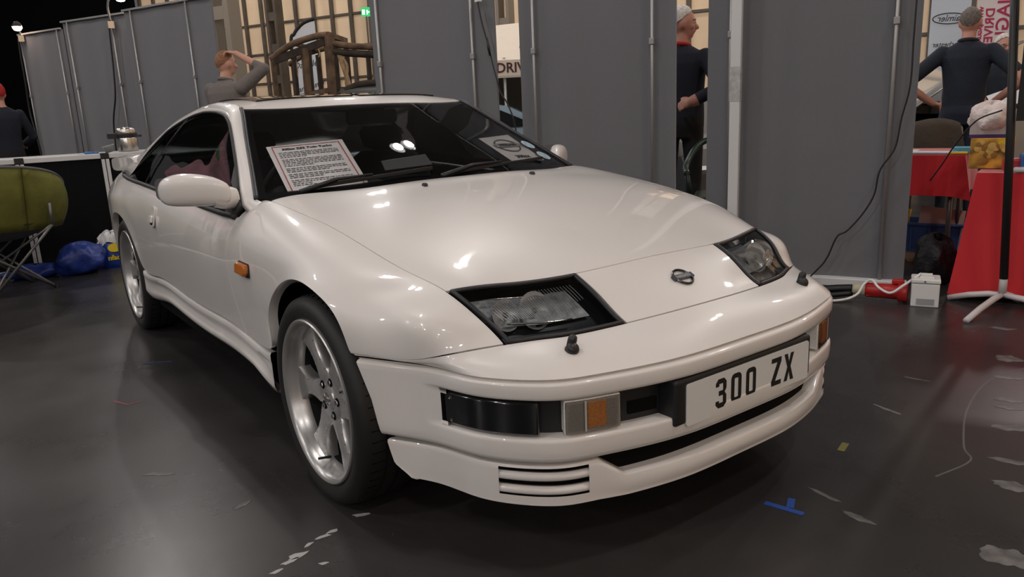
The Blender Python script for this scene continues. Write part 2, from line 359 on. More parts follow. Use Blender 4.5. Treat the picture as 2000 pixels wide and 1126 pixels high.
# ---- number plate and its plinth
PX, PZ, PY = .868, .387, .02
pl = MB().box(PX-.065, PX-.006, PY-.298, PY+.275, .338, .457).build('plate_plinth', M_BLK, CAR, bevel=.008, seg=3)
plate = MB().prism(rrect(-.26, .26, -.0555, .0555, .008), 0, .005, frame_m((PX-.008, PY, PZ), (0, 1, 0), (0, 0, 1))).build('number_plate', mat('plate_white', (.74, .74, .73), .35), CAR)
tag(plate, 'white reflective front number plate reading 300 ZX')
def glyph_strokes(ch):
    """UK plate letter outlines in a 50 x 79 cell as boxes / polygons"""
    w, h, t = .042, .079, .013
    def ring(x0, x1, y0, y1, r=.014, n=5):
        o = rrect(x0, x1, y0, y1, r, n); i = rrect(x0+t, x1-t, y0+t, y1-t, max(r-t, .003), n); return ('ring', o, i)
    if ch == '0': return [ring(0, w, 0, h)]
    if ch == '3': 
        return [('poly', [(0, h-.02), (0, h-.010), (.010, h), (w-.010, h), (w, h-.010), (w, h/2+.010), (w-.007, h/2+.001), (w, h/2-.008), (w, .010), (w-.010, 0), (.010, 0), (0, .010), (0, .02), (t, .02), (t, .0135), (w-t, .0135), (w-t, h/2-.006), (.012, h/2-.006), (.012, h/2+.007), (w-t, h/2+.007), (w-t, h-.0135), (t, h-.0135), (t, h-.02)])]
    if ch == 'Z': return [('poly', [(0, 0), (w+.002, 0), (w+.002, t), (.0175, t), (w+.002, h-.013), (w+.002, h), (0, h), (0, h-t), (w-.0155, h-t), (0, .013)])]
    if ch == 'X': return [('poly', [(0, 0), (.0145, 0), (.0225, .026), (.0305, 0), (.045, 0), (.030, .040), (.0445, h), (.030, h), (.0225, .054), (.015, h), (.0005, h), (.015, .040)])]
MP = frame_m((PX-.0026, PY, PZ-.0395), (0, 1, 0), (0, 0, 1)); M_CHAR = mat('plate_black', (.008, .008, .008), .4)
for ch, x0 in zip('300ZX', (-.150, -.088, -.026, .085, .143)):
    for s_ in glyph_strokes(ch):
        mb = MB()
        if s_[0] == 'ring':
            n = len(s_[1]); vs = [MP @ Vector((a+x0, b, z)) for z in (.0006, 0) for q_ in (s_[1], s_[2]) for a, b in q_]
            mb.add(vs, [(k, (k+1) % n, n+(k+1) % n, n+k) for k in range(n)]+[(k, 2*n+k, 2*n+(k+1) % n, (k+1) % n) for k in range(n)])
        else: mb.prism([(a+x0, b) for a, b in s_[1]], .0, .0006, MP)
        mb.build('character', M_CHAR, plate)
# ---- chin spoiler
zt = lambda y: np.where(y < .40, .242, np.where(y < .47, .242+(y-.40)/.07*.052, .294-np.clip((y-.5)/.3, 0, 1)*.008))
zb = lambda y: .182-.004*np.clip((y-.3)/.4, 0, 1)
lerp = lambda k: (lambda y: zt(y)*(1-k)+zb(y)*k)
lof = lambda y: fr(y)-.010-.008*np.clip((y-.45)/.3, 0, 1)
lr = [row(-.06, zt), row(lambda y: lof(y)-.012, zt), row(lambda y: lof(y)-.003, lambda y: zt(y)-.002)]+[row(lambda y, k=k: lof(y)+.012*math.sin(math.pi*min(1, k*1.2))*np.clip(.6-np.abs(y-.0)/1.2, .1, 1), lerp(k)) for k in np.linspace(.07, .93, 13)]+[row(lambda y: lof(y)-.008, lambda y: zb(y)+.002), row(lambda y: lof(y)-.02, zb), row(-.09, zb)]
# front ends sweep back towards the wheel
mb = MB(); H = [list(map(tuple, r)) for r in lr]; k = len(GC)
vent = lambda y, i: .492 < y < .668 and i in range(3, 12)
jl = [j for j in range(k)]
for i in range(len(H)-1):
    for j in range(k-1):
        y = (YC[j]+YC[j+1])/2
        if vent(y, i): continue
        mb.add([H[i][j], H[i][j+1], H[i+1][j+1], H[i+1][j]], [(0, 1, 2, 3)])
chin = mb.build('chin_spoiler', M_PAINT, CAR, smooth=True, weld=True); chin.data.set_sharp_from_angle(angle=.8)
for sg in (-1, 1):
    js = [j for j in range(k) if .470 < YC[j] < .69 and GC[j, 1]*sg > 0]; sl = slice(js[0], js[-1]+1)
    mb = MB(); mb.grid([list(map(tuple, row(lambda y: lof(y)-.03, lerp(q), sl))) for q in (0, .5, 1)]); mb.build('vent_cavity', M_DARK, chin)
    for q in (.30, .62):
        R_ = [row(lambda y, o=o: lof(y)+o, (lambda y, dz=dz: lerp(q)(y)+dz), sl) for o, dz in ((-.022, -.009), (-.008, -.011), (-.001, -.005), (-.001, .005), (-.008, .011), (-.022, .009))]
        mb = MB(); mb.grid([list(map(tuple, r)) for r in R_+R_[:1]]); mb.build('vent_slat', M_PAINT, chin, smooth=True)
# black void behind the mouth and between bumper and chin
mb = MB(); mb.grid([list(map(tuple, row(-.035, z))) for z in (.32, .27, .20)]); mb.build('front_mesh', M_DARK, bump)
# ---- headlamps
M_HOUS = mat('lamp_housing', (.012, .013, .016), .25, coat=.3)
M_CLR = glass_mat('headlamp_glass', (.85, .87, .88), .01)
for sg in (-1, 1):
    lo, hi = sorted((cC+1*sg, cC+3*sg))
    lens = panel('headlamp', BODY, iN2, iN4, lo, hi, M_CLR, CAR, gaps='', du=12, dv=12, off=-.002)
    tag(lens, 'clear slanted headlamp lens')
    bowl = panel('lamp_bowl', BODY, iN2, iN4, lo, hi, M_HOUS, lens, gaps='', off=-.045)
    # black rubber border round the lens
    q = np.linspace(0, 1, 30)
    loop = [(iN2+.03+1.94*t, lo+.05) for t in q]+[(iN4-.06, lo+.05+1.9*t) for t in q]+[(iN4-.06-1.88*t, hi-.05) for t in q]+[(iN2+.05, hi-.05-1.9*t) for t in q]
    pts = [BODY.ev([a], [b])[0, 0] for a, b in loop]
    MB().tube(pts, .0065, 6, closed=True).build('lamp_gasket', M_BLK, lens, smooth=True)
    # reflectors: two round cups and a chrome shelf
    def at(u_, v_, d): 
        e = 1e-3; P = BODY.ev([u_, u_+e], [v_, v_+e]); n = np.cross(P[1, 0]-P[0, 0], P[0, 1]-P[0, 0]); n /= np.linalg.norm(n); n = n if n[2] > 0 else -n
        return Vector(P[0, 0]-n*d)
    # column numbers run outwards from 1 (inner) to 3 (outer)
    col = lambda c: cC+c*sg
    for c, u_, r in ((2.0, iN2+1.15, .050), (2.62, iN2+1.05, .042)):
        o = at(u_, col(c), .022); MB().lathe([(.008, -.012), (r*.5, -.009), (r*.85, -.002), (r, .010)], 28, frame_m(o, (0, 1, 0), (-.35, 0, 1))@Matrix.Rotation(0, 4, 'X')).build('reflector_cup', M_REFL, lens, smooth=True)
        MB().lathe([(0, .012), (.008, .010), (.010, 0), (.010, -.012)], 12, frame_m(o, (0, 1, 0), (-.35, 0, 1))).build('bulb_cap', M_CHR, lens, smooth=True)
    sh = [at(iN2+.62+.10*t, col(1.55+1.2*t), .018) for t in np.linspace(0, 1, 12)]
    MB().tube(sh, .0028, 6).build('chrome_strip', M_CHR, lens, smooth=True)
    up = [at(iN4-.42, col(1.3+1.4*t), .012) for t in np.linspace(0, 1, 12)]
    MB().tube(up, .0016, 6).build('chrome_strip', M_CHR, lens, smooth=True)
    # vertical flutes moulded into the glass, upper inner part of the lamp
    mb = MB()
    for i in range(34):
        c = 1.22+1.55*i/33; u0, u1 = (iN2+.78, iN4-.52) if i > 12 else (iN2+1.12-.02*i, iN4-.30)
        mb.tube([at(u0, col(c), .006), at((u0+u1)/2, col(c), .0055), at(u1, col(c), .006)], .0010, 4)
    mb.build('lens_flutes', mat('flute', (.62, .63, .64), .3, metal=.5), lens)['kind'] = 'stuff'
    cav = panel('lamp_back', BODY, iN2+.72, iN4-.22, min(col(1.22), col(2.80)), max(col(1.22), col(2.80)), mat('lamp_silver', (.42, .43, .44), .45, metal=.25, noise=(45, .4)), lens, gaps='', off=-.034)
# round emblem on the nose panel
e = BODY.ev([rk('N3')+.0, rk('N3')+.02], [7, 7.02]); o = e[0, 0]; uu_ = e[1, 0]-e[0, 0]; vv_ = e[0, 1]-e[0, 0]
yv = Vector(uu_); ME = frame_m(Vector(o)+Vector((.012, 0, 0))*0, (0, 1, 0), yv if yv.z > 0 else -yv)
mb = MB(); mb.tube([ME @ Vector((.030*math.cos(a), .030*math.sin(a), .004)) for a in np.linspace(0, 2*math.pi, 33)[:-1]], .0035, 6, closed=True)
mb.prism(rrect(-.040, .040, -.0095, .0095, .002), .0015, .007, ME); badge = mb.build('badge', mat('badge_metal', (.10, .10, .11), .2, metal=1), nose)
text_mesh('NISSAN', .0165, ME @ Matrix.Translation((0, 0, .0072)), 'badge_lettering', mat('badge_bright', (.75, .75, .75), .2, metal=1), badge, bold=.0004, depth=.0003)
# lamp washer nozzles on the bumper
for sg in (-1, 1):
    o = Vector((.712, .476*sg, .553)); mb = MB()
    mb.lathe([(.014, -.012), (.016, 0), (.016, .008), (.012, .013), (0, .014)], 16, frame_m(o, (0, 1, 0), (-.5, 0, .8)) @ Matrix.Rotation(0, 4, 'Z'))
    mb.lathe([(.0115, -.02), (.0115, .016), (.010, .024), (.005, .028), (0, .029)], 16, Matrix.Translation(o+Vector((-.008, .004, .006))) @ Matrix.Rotation(math.radians(-12), 4, 'X') @ Matrix.Rotation(math.radians(8), 4, 'Y'))
    mb.build('washer_nozzle', M_BLK, CAR, smooth=True)
# bonnet jets
for y in (-.243, .243):
    MB().prism([(-.014, 0), (.014, 0), (.008, .010), (-.006, .011)], -.007, .007, frame_m((-.333, y, .8655), (1, 0, 0), (0, 0, 1))).build('washer_jet', M_BLK, hood, bevel=.002)
# ---- greenhouse: windscreen, roof, hatch
TOP = [  # centre, quarter, half, rail
[(-.50,0,.868),(-.515,.27,.865),(-.565,.52,.857),(-.665,.733,.846)],
[(-.70,0,.965),(-.715,.245,.962),(-.76,.475,.953),(-.86,.673,.950)],
[(-.93,0,1.070),(-.945,.225,1.066),(-.985,.435,1.056),(-1.075,.609,1.060)],
[(-1.165,0,1.168),(-1.178,.2,1.166),(-1.215,.39,1.162),(-1.286,.547,1.166)],
[(-1.26,0,1.196),(-1.265,.2,1.195),(-1.30,.385,1.190),(-1.36,.538,1.182)],
[(-1.45,0,1.216),(-1.45,.2,1.215),(-1.47,.385,1.210),(-1.52,.534,1.197)],
[(-1.70,0,1.226),(-1.70,.2,1.225),(-1.70,.39,1.219),(-1.70,.536,1.203)],
[(-1.95,0,1.225),(-1.95,.2,1.224),(-1.94,.4,1.216),(-1.92,.542,1.191)],
[(-2.16,0,1.207),(-2.16,.21,1.206),(-2.14,.42,1.195),(-2.09,.557,1.165)],
[(-2.36,0,1.170),(-2.36,.22,1.168),(-2.33,.43,1.158),(-2.24,.577,1.133)],
[(-2.55,0,1.122),(-2.55,.23,1.120),(-2.51,.46,1.110),(-2.39,.605,1.087)],
[(-2.76,0,1.055),(-2.76,.24,1.053),(-2.71,.49,1.045),(-2.56,.643,1.027)],
[(-3.00,0,.965),(-3.00,.25,.965),(-2.93,.52,.963),(-2.72,.685,.957)],
[(-3.20,0,.885),(-3.20,.25,.885),(-3.14,.54,.885),(-2.95,.715,.895)]]
GH = Surf([half(r) for r in TOP])
ws = panel('windscreen', GH, 0, 3, 0, 6, M_GLS, CAR, gaps='', du=12, dv=10)
tag(ws, 'raked glass windscreen')
M_FRIT = mat('frit_black', (.006, .006, .007), .2, coat=.4)
# printed border of the glass
fw = .10
for nm, a in (('u', (0, .16, 0, 6)), ('l', (0, 3, 0, .13)), ('r', (0, 3, 5.87, 6)), ('t', (2.78, 3, 0, 6))):
    panel('glass_border', GH, a[0], a[1], a[2], a[3], M_FRIT, ws, gaps='', du=14, dv=14, off=-.002)
MB().tube([GH.ev([a], [0])[0, 0]+np.array([0, -.003, .002]) for a in np.linspace(0, 3.05, 40)], .009, 8).build('screen_trim', M_BLK, CAR, smooth=True)
MB().tube([GH.ev([a], [6])[0, 0]+np.array([0, .003, .002]) for a in np.linspace(0, 3.05, 40)], .009, 8).build('screen_trim', M_BLK, CAR, smooth=True)
roof = panel('roof_header', GH, 3, 4.35, 0, 6, M_PAINT, CAR, gaps='u', du=12)
M_TT = mat('roof_glass', (.008, .007, .007), .08, coat=1)
for a, b in ((.55, 2.92), (3.08, 5.45)):
    panel('roof_glass', GH, 4.35, 6.9, a, b, M_TT, CAR, gaps='udlr', off=.006)
panel('roof_bar', GH, 4.3, 6.95, 2.9, 3.1, M_BLK, CAR, gaps='')
for a, b in ((0, .55), (5.45, 6)):
    panel('roof_rail', GH, 4.3, 6.95, a, b, M_PAINT, CAR, gaps='')
panel('roof_rear', GH, 6.9, 8.6, 0, 6, M_PAINT, CAR, gaps='ud')
panel('rear_window', GH, 8.6, 12.2, .6, 5.4, M_SGL, CAR, gaps='')
for a, b in ((0, .6), (5.4, 6)):
    panel('rear_pillar', GH, 8.6, 13, a, b, M_PAINT, CAR, gaps='')
panel('hatch_lid', GH, 12.2, 13, .6, 5.4, M_PAINT, CAR, gaps='')
# side glass band
SIDE = [  # roof edge, window top, belt
[(-.58,.728,.838),(-.60,.785,.80),(-.61,.80,.78)],
[(-.665,.733,.846),(-.705,.775,.825),(-.72,.795,.787)],
[(-.80,.692,.920),(-.82,.745,.893),(-.84,.797,.789)],
[(-.92,.655,.982),(-.935,.708,.962),(-.95,.798,.792)],
[(-1.05,.616,1.048),(-1.065,.67,1.034),(-1.08,.80,.796)],
[(-1.18,.577,1.113),(-1.205,.632,1.108),(-1.2,.80,.80)],
[(-1.286,.547,1.166),(-1.32,.612,1.142),(-1.32,.80,.803)],
[(-1.42,.536,1.190),(-1.46,.602,1.158),(-1.46,.802,.808)],
[(-1.66,.535,1.203),(-1.66,.598,1.163),(-1.66,.803,.816)],
[(-1.90,.541,1.192),(-1.842,.607,1.149),(-1.85,.805,.823)],
[(-2.00,.549,1.178),(-1.941,.616,1.134),(-1.96,.805,.827)],
[(-2.12,.560,1.159),(-2.06,.630,1.111),(-2.07,.806,.831)],
[(-2.24,.577,1.133),(-2.169,.647,1.083),(-2.19,.806,.835)],
[(-2.39,.605,1.087),(-2.301,.682,1.025),(-2.31,.806,.838)],
[(-2.54,.638,1.034),(-2.445,.741,.928),(-2.43,.804,.842)],
[(-2.62,.661,.997),(-2.515,.790,.848),(-2.51,.80,.843)],
[(-2.72,.685,.957),(-2.66,.785,.855),(-2.65,.79,.85)],
[(-2.95,.715,.895),(-2.87,.768,.858),(-2.86,.768,.854)]]
def side_curves(sg, n=90):
    C = np.array(SIDE, float); C[..., 1] *= sg
    t = np.r_[0, np.cumsum(np.linalg.norm(np.diff(C[:, 0], axis=0), axis=1))]
    e = np.linspace(0, t[-1], n); Mx = nat_spline(t, e)
    lin = np.array([[np.interp(e, t, C[:, c, k]) for k in range(3)] for c in range(3)]).transpose(2, 0, 1)
    Sm = np.einsum('ab,bcd->acd', Mx, C); return .65*Sm+.35*lin, t, e
for sg in (-1, 1):
    K, t, e = side_curves(sg)
    E_, W_, B_ = K[:, 0], K[:, 1], K[:, 2]
    bul = np.array([0, .012*sg, .006])
    mb = MB(); mb.grid([list(map(tuple, E_)), list(map(tuple, E_*.67+W_*.33+bul*.6)), list(map(tuple, E_*.33+W_*.67+bul*.6)), list(map(tuple, W_)), list(map(tuple, W_*.97+(W_*[1, .93, 1])*.03-[0, .02*sg, 0]))])
    mb.build('window_pillar', M_PAINT, CAR, smooth=True)
    out = np.array([0, -.006*sg, 0]); gl = [W_+out]
    for q in (.25, .5, .75): gl.append(W_*(1-q)+B_*q+np.array([0, .018*sg, .0])*math.sin(math.pi*q)+out)
    gl.append(B_+out)
    i0 = 7; i1 = int(np.searchsorted(e, t[15]))
    mb = MB(); mb.grid([list(map(tuple, g_[i0:i1])) for g_ in gl])
    sw = mb.build('side_window', M_SGL, CAR, smooth=True)
    # black frame strips round the glass and the pillar between door and rear glass
    MB().tube([W_[i]+np.array([0, .001*sg, 0]) for i in range(i0, i1)], .006, 6).build('window_seal', M_RUB, sw, smooth=True)
    MB().tube([tuple(B_[i]+np.array([0, .006*sg, 0])) for i in range(0, i1+6) if B_[i][0] < -.70], .010, 8).build('belt_trim', M_RUB, CAR, smooth=True)
    ib = int(np.argmin(np.abs(W_[:, 0]+1.885))); a_, b_ = W_[ib], B_[int(np.argmin(np.abs(B_[:, 0]+2.11)))]
    d = Vector((0, 0, 0)); mb = MB()
    pp = [Vector(a_)*(1-q)+Vector(b_)*q+Vector((0, .018*sg, 0))*math.sin(math.pi*q)+Vector((0, .002*sg, 0)) for q in np.linspace(0, 1, 10)]
    mb.grid([[p+Vector((.016, 0, 0)) for p in pp], [p+Vector((-.016, 0, 0)) for p in pp]]); mb.build('window_divider', M_FRIT, sw)
    # mirror sail at the front of the glass
    k1 = int(np.argmin(np.abs(W_[:, 0]+.93))); k0 = int(np.argmin(np.abs(W_[:, 0]+.69))); kb = int(np.argmin(np.abs(B_[:, 0]+.83))); P = [Vector(W_[k0]), Vector(W_[k1]), Vector(W_[k1])*.5+Vector(B_[kb])*.5, Vector(B_[kb]), Vector(B_[k0])]
    o_ = Vector((0, .004*sg, 0)); mb = MB(); mb.add([p+o_*2 for p in P]+[p-o_*3 for p in P], [(0, 1, 2, 3, 4), (9, 8, 7, 6, 5)]+[(i_, 5+i_, 5+(i_+1) % 5, (i_+1) % 5) for i_ in range(5)])
    mb.build('mirror_sail', M_BLK, CAR)
    # door mirror: shell lofted across the car
    st = [(.800, -.745, .872, .020, .030), (.815, -.755, .873, .030, .040), (.84, -.785, .880, .050, .052), (.88, -.825, .885, .062, .058), (.92, -.858, .887, .066, .060), (.955, -.880, .886, .062, .057), (.98, -.896, .883, .050, .049), (.995, -.905, .881, .034, .036), (1.003, -.910, .880, .010, .012)]
    if sg > 0: st = [(y-.02, x-.10, z-.012, a, b) for y, x, z, a, b in st]
    rings = []
    for y, x, z, a, b in st:
        ring = []
        for k_ in range(24):
            th = 2*math.pi*k_/24; cx, cz = math.cos(th), math.sin(th)
            ex = abs(cx)**.75*(1 if cx > 0 else -1); ez = abs(cz)**.75*(1 if cz > 0 else -1)
            xx = x+a*(ex if ex > 0 else ex*.75); ring.append((xx, y*sg, z+b*ez))
        rings.append(ring)
    mb = MB(); mb.grid(rings, closed=True); mb.add(rings[-1], [tuple(range(24))]); mb.add(rings[0], [tuple(range(24))[::-1]])
    mir = mb.build('door_mirror', M_PAINT, CAR, smooth=True, weld=True, sub=1)
    mb = MB(); ft = [(.770, -.772, .848, .034, .036), (.785, -.772, .851, .038, .040), (.805, -.775, .853, .042, .042), (.825, -.780, .855, .044, .040), (.85, -.79, .856, .042, .034)]
    if sg > 0: ft = [(y-.02, x-.10, z-.012, a, b) for y, x, z, a, b in ft]
    rg = [[(x+a*math.cos(q), y*sg, z+b*math.sin(q)) for q in np.linspace(0, 2*math.pi, 17)[:-1]] for y, x, z, a, b in ft]
    mb.grid(rg, closed=True); mb.add(rg[-1], [tuple(range(16))]); mb.add(rg[0], [tuple(range(16))]); mb.build('mirror_foot', M_PAINT, mir, smooth=True)
    MB().prism(rrect(-.085, .085, -.040, .040, .02), -.002, .002, frame_m((-.95 if sg < 0 else -1.05, .915*sg, .888), (-.35, sg, 0), (0, 0, 1))).build('mirror_glass', M_CHR, mir)
# ---- sills
for sg in (-1, 1):
    e_ = BODY.ev(np.linspace(rk('N9'), rk('R1'), 70), [cC+7*sg])[:, 0]
    x0, x1 = -.352, -2.225
    xs = np.linspace(x0, x1, 60); ed = np.array([[x, np.interp(-x, -e_[:, 0], e_[:, 1]), np.interp(-x, -e_[:, 0], e_[:, 2])] for x in xs])
    prof = [(-.02, -.006), (.004, -.006), (.008, -.012), (.008, -.026), (-.004, -.034), (-.008, -.05), (-.008, -.07), (.004, -.082), (.006, -.095), (-.002, -.112), (-.03, -.128), (-.10, -.135)]
    mb = MB(); R = []
    for o, dz in prof:
        r = []
        for i, p in enumerate(ed):
            q = i/59; fade = min(1, q/.06, (1-q)/.18); flat = (o if dz > -.03 or dz < -.1 else (o*fade+.006*(1-fade)))
            dep = 1+.35*max(0, 1-q/.10)*(dz < -.05)
            r.append((p[0], p[1]+flat*sg, p[2]+dz*(1+.30*max(0, 1-q/.12)+.18*max(0, (q-.75)/.25))))
        R.append(r)
    mb.grid(R); mb.build('side_sill', M_PAINT, CAR, smooth=True).data.set_sharp_from_angle(angle=.9)
    # door handle and wing repeater
    u_, v_ = rk('D3')+.72, cC+5.25*sg; p = BODY.ev([u_], [v_])[0, 0]
    MH = frame_m((p[0], p[1], p[2]), (-1*sg, 0, 0), (0, -.28*sg*sg, 1))
    hs = MB().prism(rrect(-.034, .034, -.048, .046, .016), -.004, .0035, frame_m((-1.765, p[1]+.003*sg, .708), (1, 0, 0), (0, -.22*sg, 1))).build('door_handle', M_PAINT, CAR, bevel=.002)
    MH = frame_m((-1.765, p[1]+.003*sg, .708), (1, 0, 0), (0, -.22*sg, 1)); zz_ = 1 if (MH.to_3x3() @ Vector((0, 0, 1))).y*sg > 0 else -1
    MB().prism(rrect(-.026, .026, -.040, -.004, .010), zz_*.0032, zz_*.0042, MH).build('handle_recess', M_DARK, hs)
    MB().prism(rrect(-.024, .028, -.030, .002, .008), zz_*.004, zz_*.014, MH).build('handle_flap', M_PAINT, hs, bevel=.003)
    p = BODY.ev([rk('N9')-.12], [cC+5.72*sg])[0, 0]
    rp = MB().prism([(-.050, -.018), (.036, -.021), (.050, -.010), (.052, .008), (.044, .019), (-.036, .020), (-.050, .011)], -.006 if sg < 0 else -.020, .020 if sg < 0 else .006, frame_m((-.495, .859*sg, .640), (1, 0, 0), (0, -.12*sg, 1))).build('side_repeater', M_AMB, CAR, bevel=.006, seg=3)
    MB().prism(rrect(-.053, .056, -.024, .023, .008), -.008 if sg < 0 else -.005, .005 if sg < 0 else .008, frame_m((-.495, .859*sg, .640), (1, 0, 0), (0, -.12*sg, 1))).build('repeater_gasket', M_BLK, rp)
# ---- wheels
M_ALU = mat('silver_alloy', (.50, .49, .48), .32, metal=.75, coat=.3)
M_TYR = mat('tyre_rubber', (.008, .008, .008), .62, bump=(60, .2, .002))
def wheel(x, yo, sg, steer=0.):
    """yo = distance of the rim lip from the car's centre line"""
    zc, RT, RR = .313, .313, .246
    rot = Matrix.Translation((x, yo*sg, zc)) @ Matrix.Rotation(steer, 4, 'Z') @ frame_m((0, 0, 0), (sg*1., 0, 0), (0, 0, 1)).to_3x3().to_4x4()
    # local: z axis points outwards of the car, y up
    if (rot.to_3x3() @ Vector((0, 0, 1))).y*sg < 0:
        rot = Matrix.Translation((x, yo*sg, zc)) @ Matrix.Rotation(steer, 4, 'Z') @ frame_m((0, 0, 0), (-sg*1., 0, 0), (0, 0, 1)).to_3x3().to_4x4()
    N = 72
    MB().lathe([(RR-.012, -.20), (RR-.022, -.19), (RR-.03, -.12), (RR-.0335, -.062)], N, rot).build('barrel', mat('barrel_shade', (.03, .03, .03), .5, metal=.6), None, smooth=True).parent = CAR  # inner barrel coloured dark to stand for the shade behind the spokes
    barrel = [(RR-.033, -.064), (RR-.032, -.05), (RR-.024, -.030), (RR-.020, -.022), (RR-.018, -.010), (RR-.010, -.003), (RR-.004, .0), (RR, -.003), (RR+.001, -.012), (RR-.006, -.016)]
    mb = MB(); mb.lathe(barrel, N, rot); wh = mb.build('wheel', M_ALU, CAR, smooth=True); wh.data.set_sharp_from_angle(angle=.7)
    tyre = [(RR-.004, -.012), (RR+.006, -.006), (RR+.025, .002), (RR+.045, -.002), (RR+.060, -.014), (RT-.004, -.026), (RT, -.040), (RT, -.070), (RT-.006, -.072), (RT-.006, -.080), (RT, -.082), (RT+.001, -.110), (RT-.006, -.112), (RT-.006, -.120), (RT, -.122), (RT, -.160), (RT-.006, -.185), (RT-.03, -.205), (RR+.02, -.21), (RR-.01, -.2)]
    MB().lathe(tyre, N, rot).build('tyre', M_TYR, wh, smooth=True).data.set_sharp_from_angle(angle=.8)
    # tread blocks: short cross cuts on the shoulder
    mb = MB()
    for i in range(60):
        a = 2*math.pi*i/60; c, s_ = math.cos(a), math.sin(a)
        Mx = rot @ Matrix.Rotation(a, 4, 'Z')
        mb.box(RT-.010, RT+.0004, -.0010, .0010, -.068, -.030, Mx)
    mb.build('tread_cut', M_DARK, wh)['kind'] = 'stuff'
    # spokes: six curved arms
    ang0 = math.radians(90+27) if sg < 0 else math.radians(90+27)
    zf = -.040; rh, ro = .062, RR-.026
    def arm(r):   # half width of an arm at radius r
        q = (r-rh)/(ro-rh); return .046-.017*math.sin(math.pi*min(1, q*1.1))+.016*max(0, q)**5
    def zs(r): q = (r-rh)/(ro-rh); return zf-.012+.020*q-.010*q*q
    for k_ in range(6):
        a = ang0+k_*math.pi/3; mb = MB(); rs = np.linspace(.030, ro+.006, 18)
        top, bot = [], []
        for r in rs:
            hw = min(arm(r), r*math.tan(math.pi/6)*1.0); z = zs(max(r, rh)); sw = .10*((r-rh)/(ro-rh))
            ca, sa = math.cos(a+sw), math.sin(a+sw)
            pts = []
            for d, dz in ((-hw, -.010), (-hw+.004, -.001), (-hw*.6, 0), (hw*.6, 0), (hw-.004, -.001), (hw, -.010), (hw-.002, -.038), (-hw+.002, -.038)):
                pts.append(rot @ Vector((r*ca-d*sa, r*sa+d*ca, z+dz)))
            top.append(pts)
        mb.grid(top, closed=True); mb.add(top[-1], [tuple(range(8))]); sp = mb.build('spoke', M_ALU, wh, angle=.6)
        mb = MB()
        for r in (.085, .115, .145, .175, .2):
            for s2 in (-1, 1):
                hw = arm(r)*.72*s2; sw = .10*((r-rh)/(ro-rh)); ca, sa = math.cos(a+sw), math.sin(a+sw)
                mb.lathe([(.0025, -.001), (.0022, .0012), (0, .0016)], 6, rot @ Matrix.Translation((r*ca-hw*sa, r*sa+hw*ca, zs(r))))
        mb.build('rivet', M_CHR, sp)['kind'] = 'stuff'
    mb = MB(); mb.lathe([(.074, -.055), (.074, zf-.013), (.070, zf-.0105), (.036, zf-.0105), (.034, zf-.006), (.028, zf-.003), (0, zf-.002)], 36, rot); mb.build('hub', M_ALU, wh, smooth=True).data.set_sharp_from_angle(angle=.6)
    mb = MB(); mb.tube([rot @ Vector((.018*math.cos(q), .018*math.sin(q), zf-.001)) for q in np.linspace(0, 2*math.pi, 21)[:-1]], .0022, 5, closed=True); mb.box(-.024, .024, -.004, .004, zf-.003, zf+.001, rot); mb.build('centre_cap', M_CHR, wh)
    for k_ in range(5):
        a = ang0+.5+k_*2*math.pi/5; c = rot @ Matrix.Translation((.054*math.cos(a), .054*math.sin(a), zf-.011))
        mb = MB(); mb.lathe([(.0135, .002), (.0135, .0005), (.012, .001)], 18, c); mb.lathe([(.0115, .0012), (0, .0012)], 18, c); mb.build('lug_hole', M_DARK, wh)
        MB().lathe([(.0085, .0), (.0085, .006), (.005, .009), (0, .009)], 6, c).build('lug_nut', M_CHR, wh)
    a = ang0+math.radians(142); MB().tube([rot @ Vector((.205*math.cos(a), .205*math.sin(a), -.05)), rot @ Vector((.198*math.cos(a), .198*math.sin(a), -.010))], .004, 8).build('valve', M_RUB, wh)
    MB().lathe([(.0, -.125), (RR-.034, -.125), (RR-.034, -.128)], 48, rot).build('shade_disc', M_DARK, wh)  # black disc added behind the spokes, standing in for shade in the openings
    # brake disc
    MB().lathe([(.05, -.11), (.155, -.11), (.155, -.13), (.05, -.13)], 40, rot).build('brake_disc', mat('disc', (.10, .10, .10), .5, metal=.8), wh, smooth=False)
wheel(0, .858, -1); wheel(0, .858, 1); wheel(-2.57, .858, -1); wheel(-2.57, .858, 1)
# wheel wells and underside
for x, R in ((0, .362), (-2.57, .352)):
    for sg in (-1, 1):
        mb = MB(); A = np.linspace(-.5, math.pi+.5, 30)
        ring = lambda y, r: [(x+r*math.cos(q), y*sg, .325+r*math.sin(q)) for q in A]
        mb.grid([ring(.72, R-.004), ring(.52, R-.004), ring(.52, .02)])
        mb.build('wheel_well', M_DARK, CAR, smooth=True)
MB().box(-2.2, -.40, -.80, .80, .20, .27).box(-.40, .70, -.50, .50, .20, .28).box(-3.35, -2.2, -.5, .5, .24, .32).box(.40, .66, -.50, .50, .22, .29).build('underbody', M_DARK, CAR)
# rear spoiler on the hatch
pts = []
for y in np.linspace(-.735, .735, 45):
    q = abs(y)/.735; xf = -3.03+.36*q**3; xt = -3.42+.07*q**2; dn = np.clip((q-.88)/.12, 0, 1)**2
    zt_, zf_ = .938-.012*dn, .957-.014*dn
    pts.append([(xf, y, zf_-.012), (xf-.03, y, zf_), ((xf+xt)/2, y, (zt_+zf_)/2+.004), (xt+.03, y, zt_), (xt, y, zt_-.014), (xt, y, .862), (xt+.05, y, .845), (xf-.04, y, .875+.02*(1-q))])
mb = MB(); mb.grid(pts, closed=True); mb.add(pts[0], [tuple(range(8))]); mb.add(pts[-1], [tuple(range(8))]); mb.build('rear_spoiler', M_PAINT, CAR, smooth=True, sub=1)
for sg in (-1, 1):
    MB().box(-3.22, -3.10, sg*.62-.03, sg*.62+.03, .84, .90).build('spoiler_foot', M_PAINT, CAR, bevel=.01)
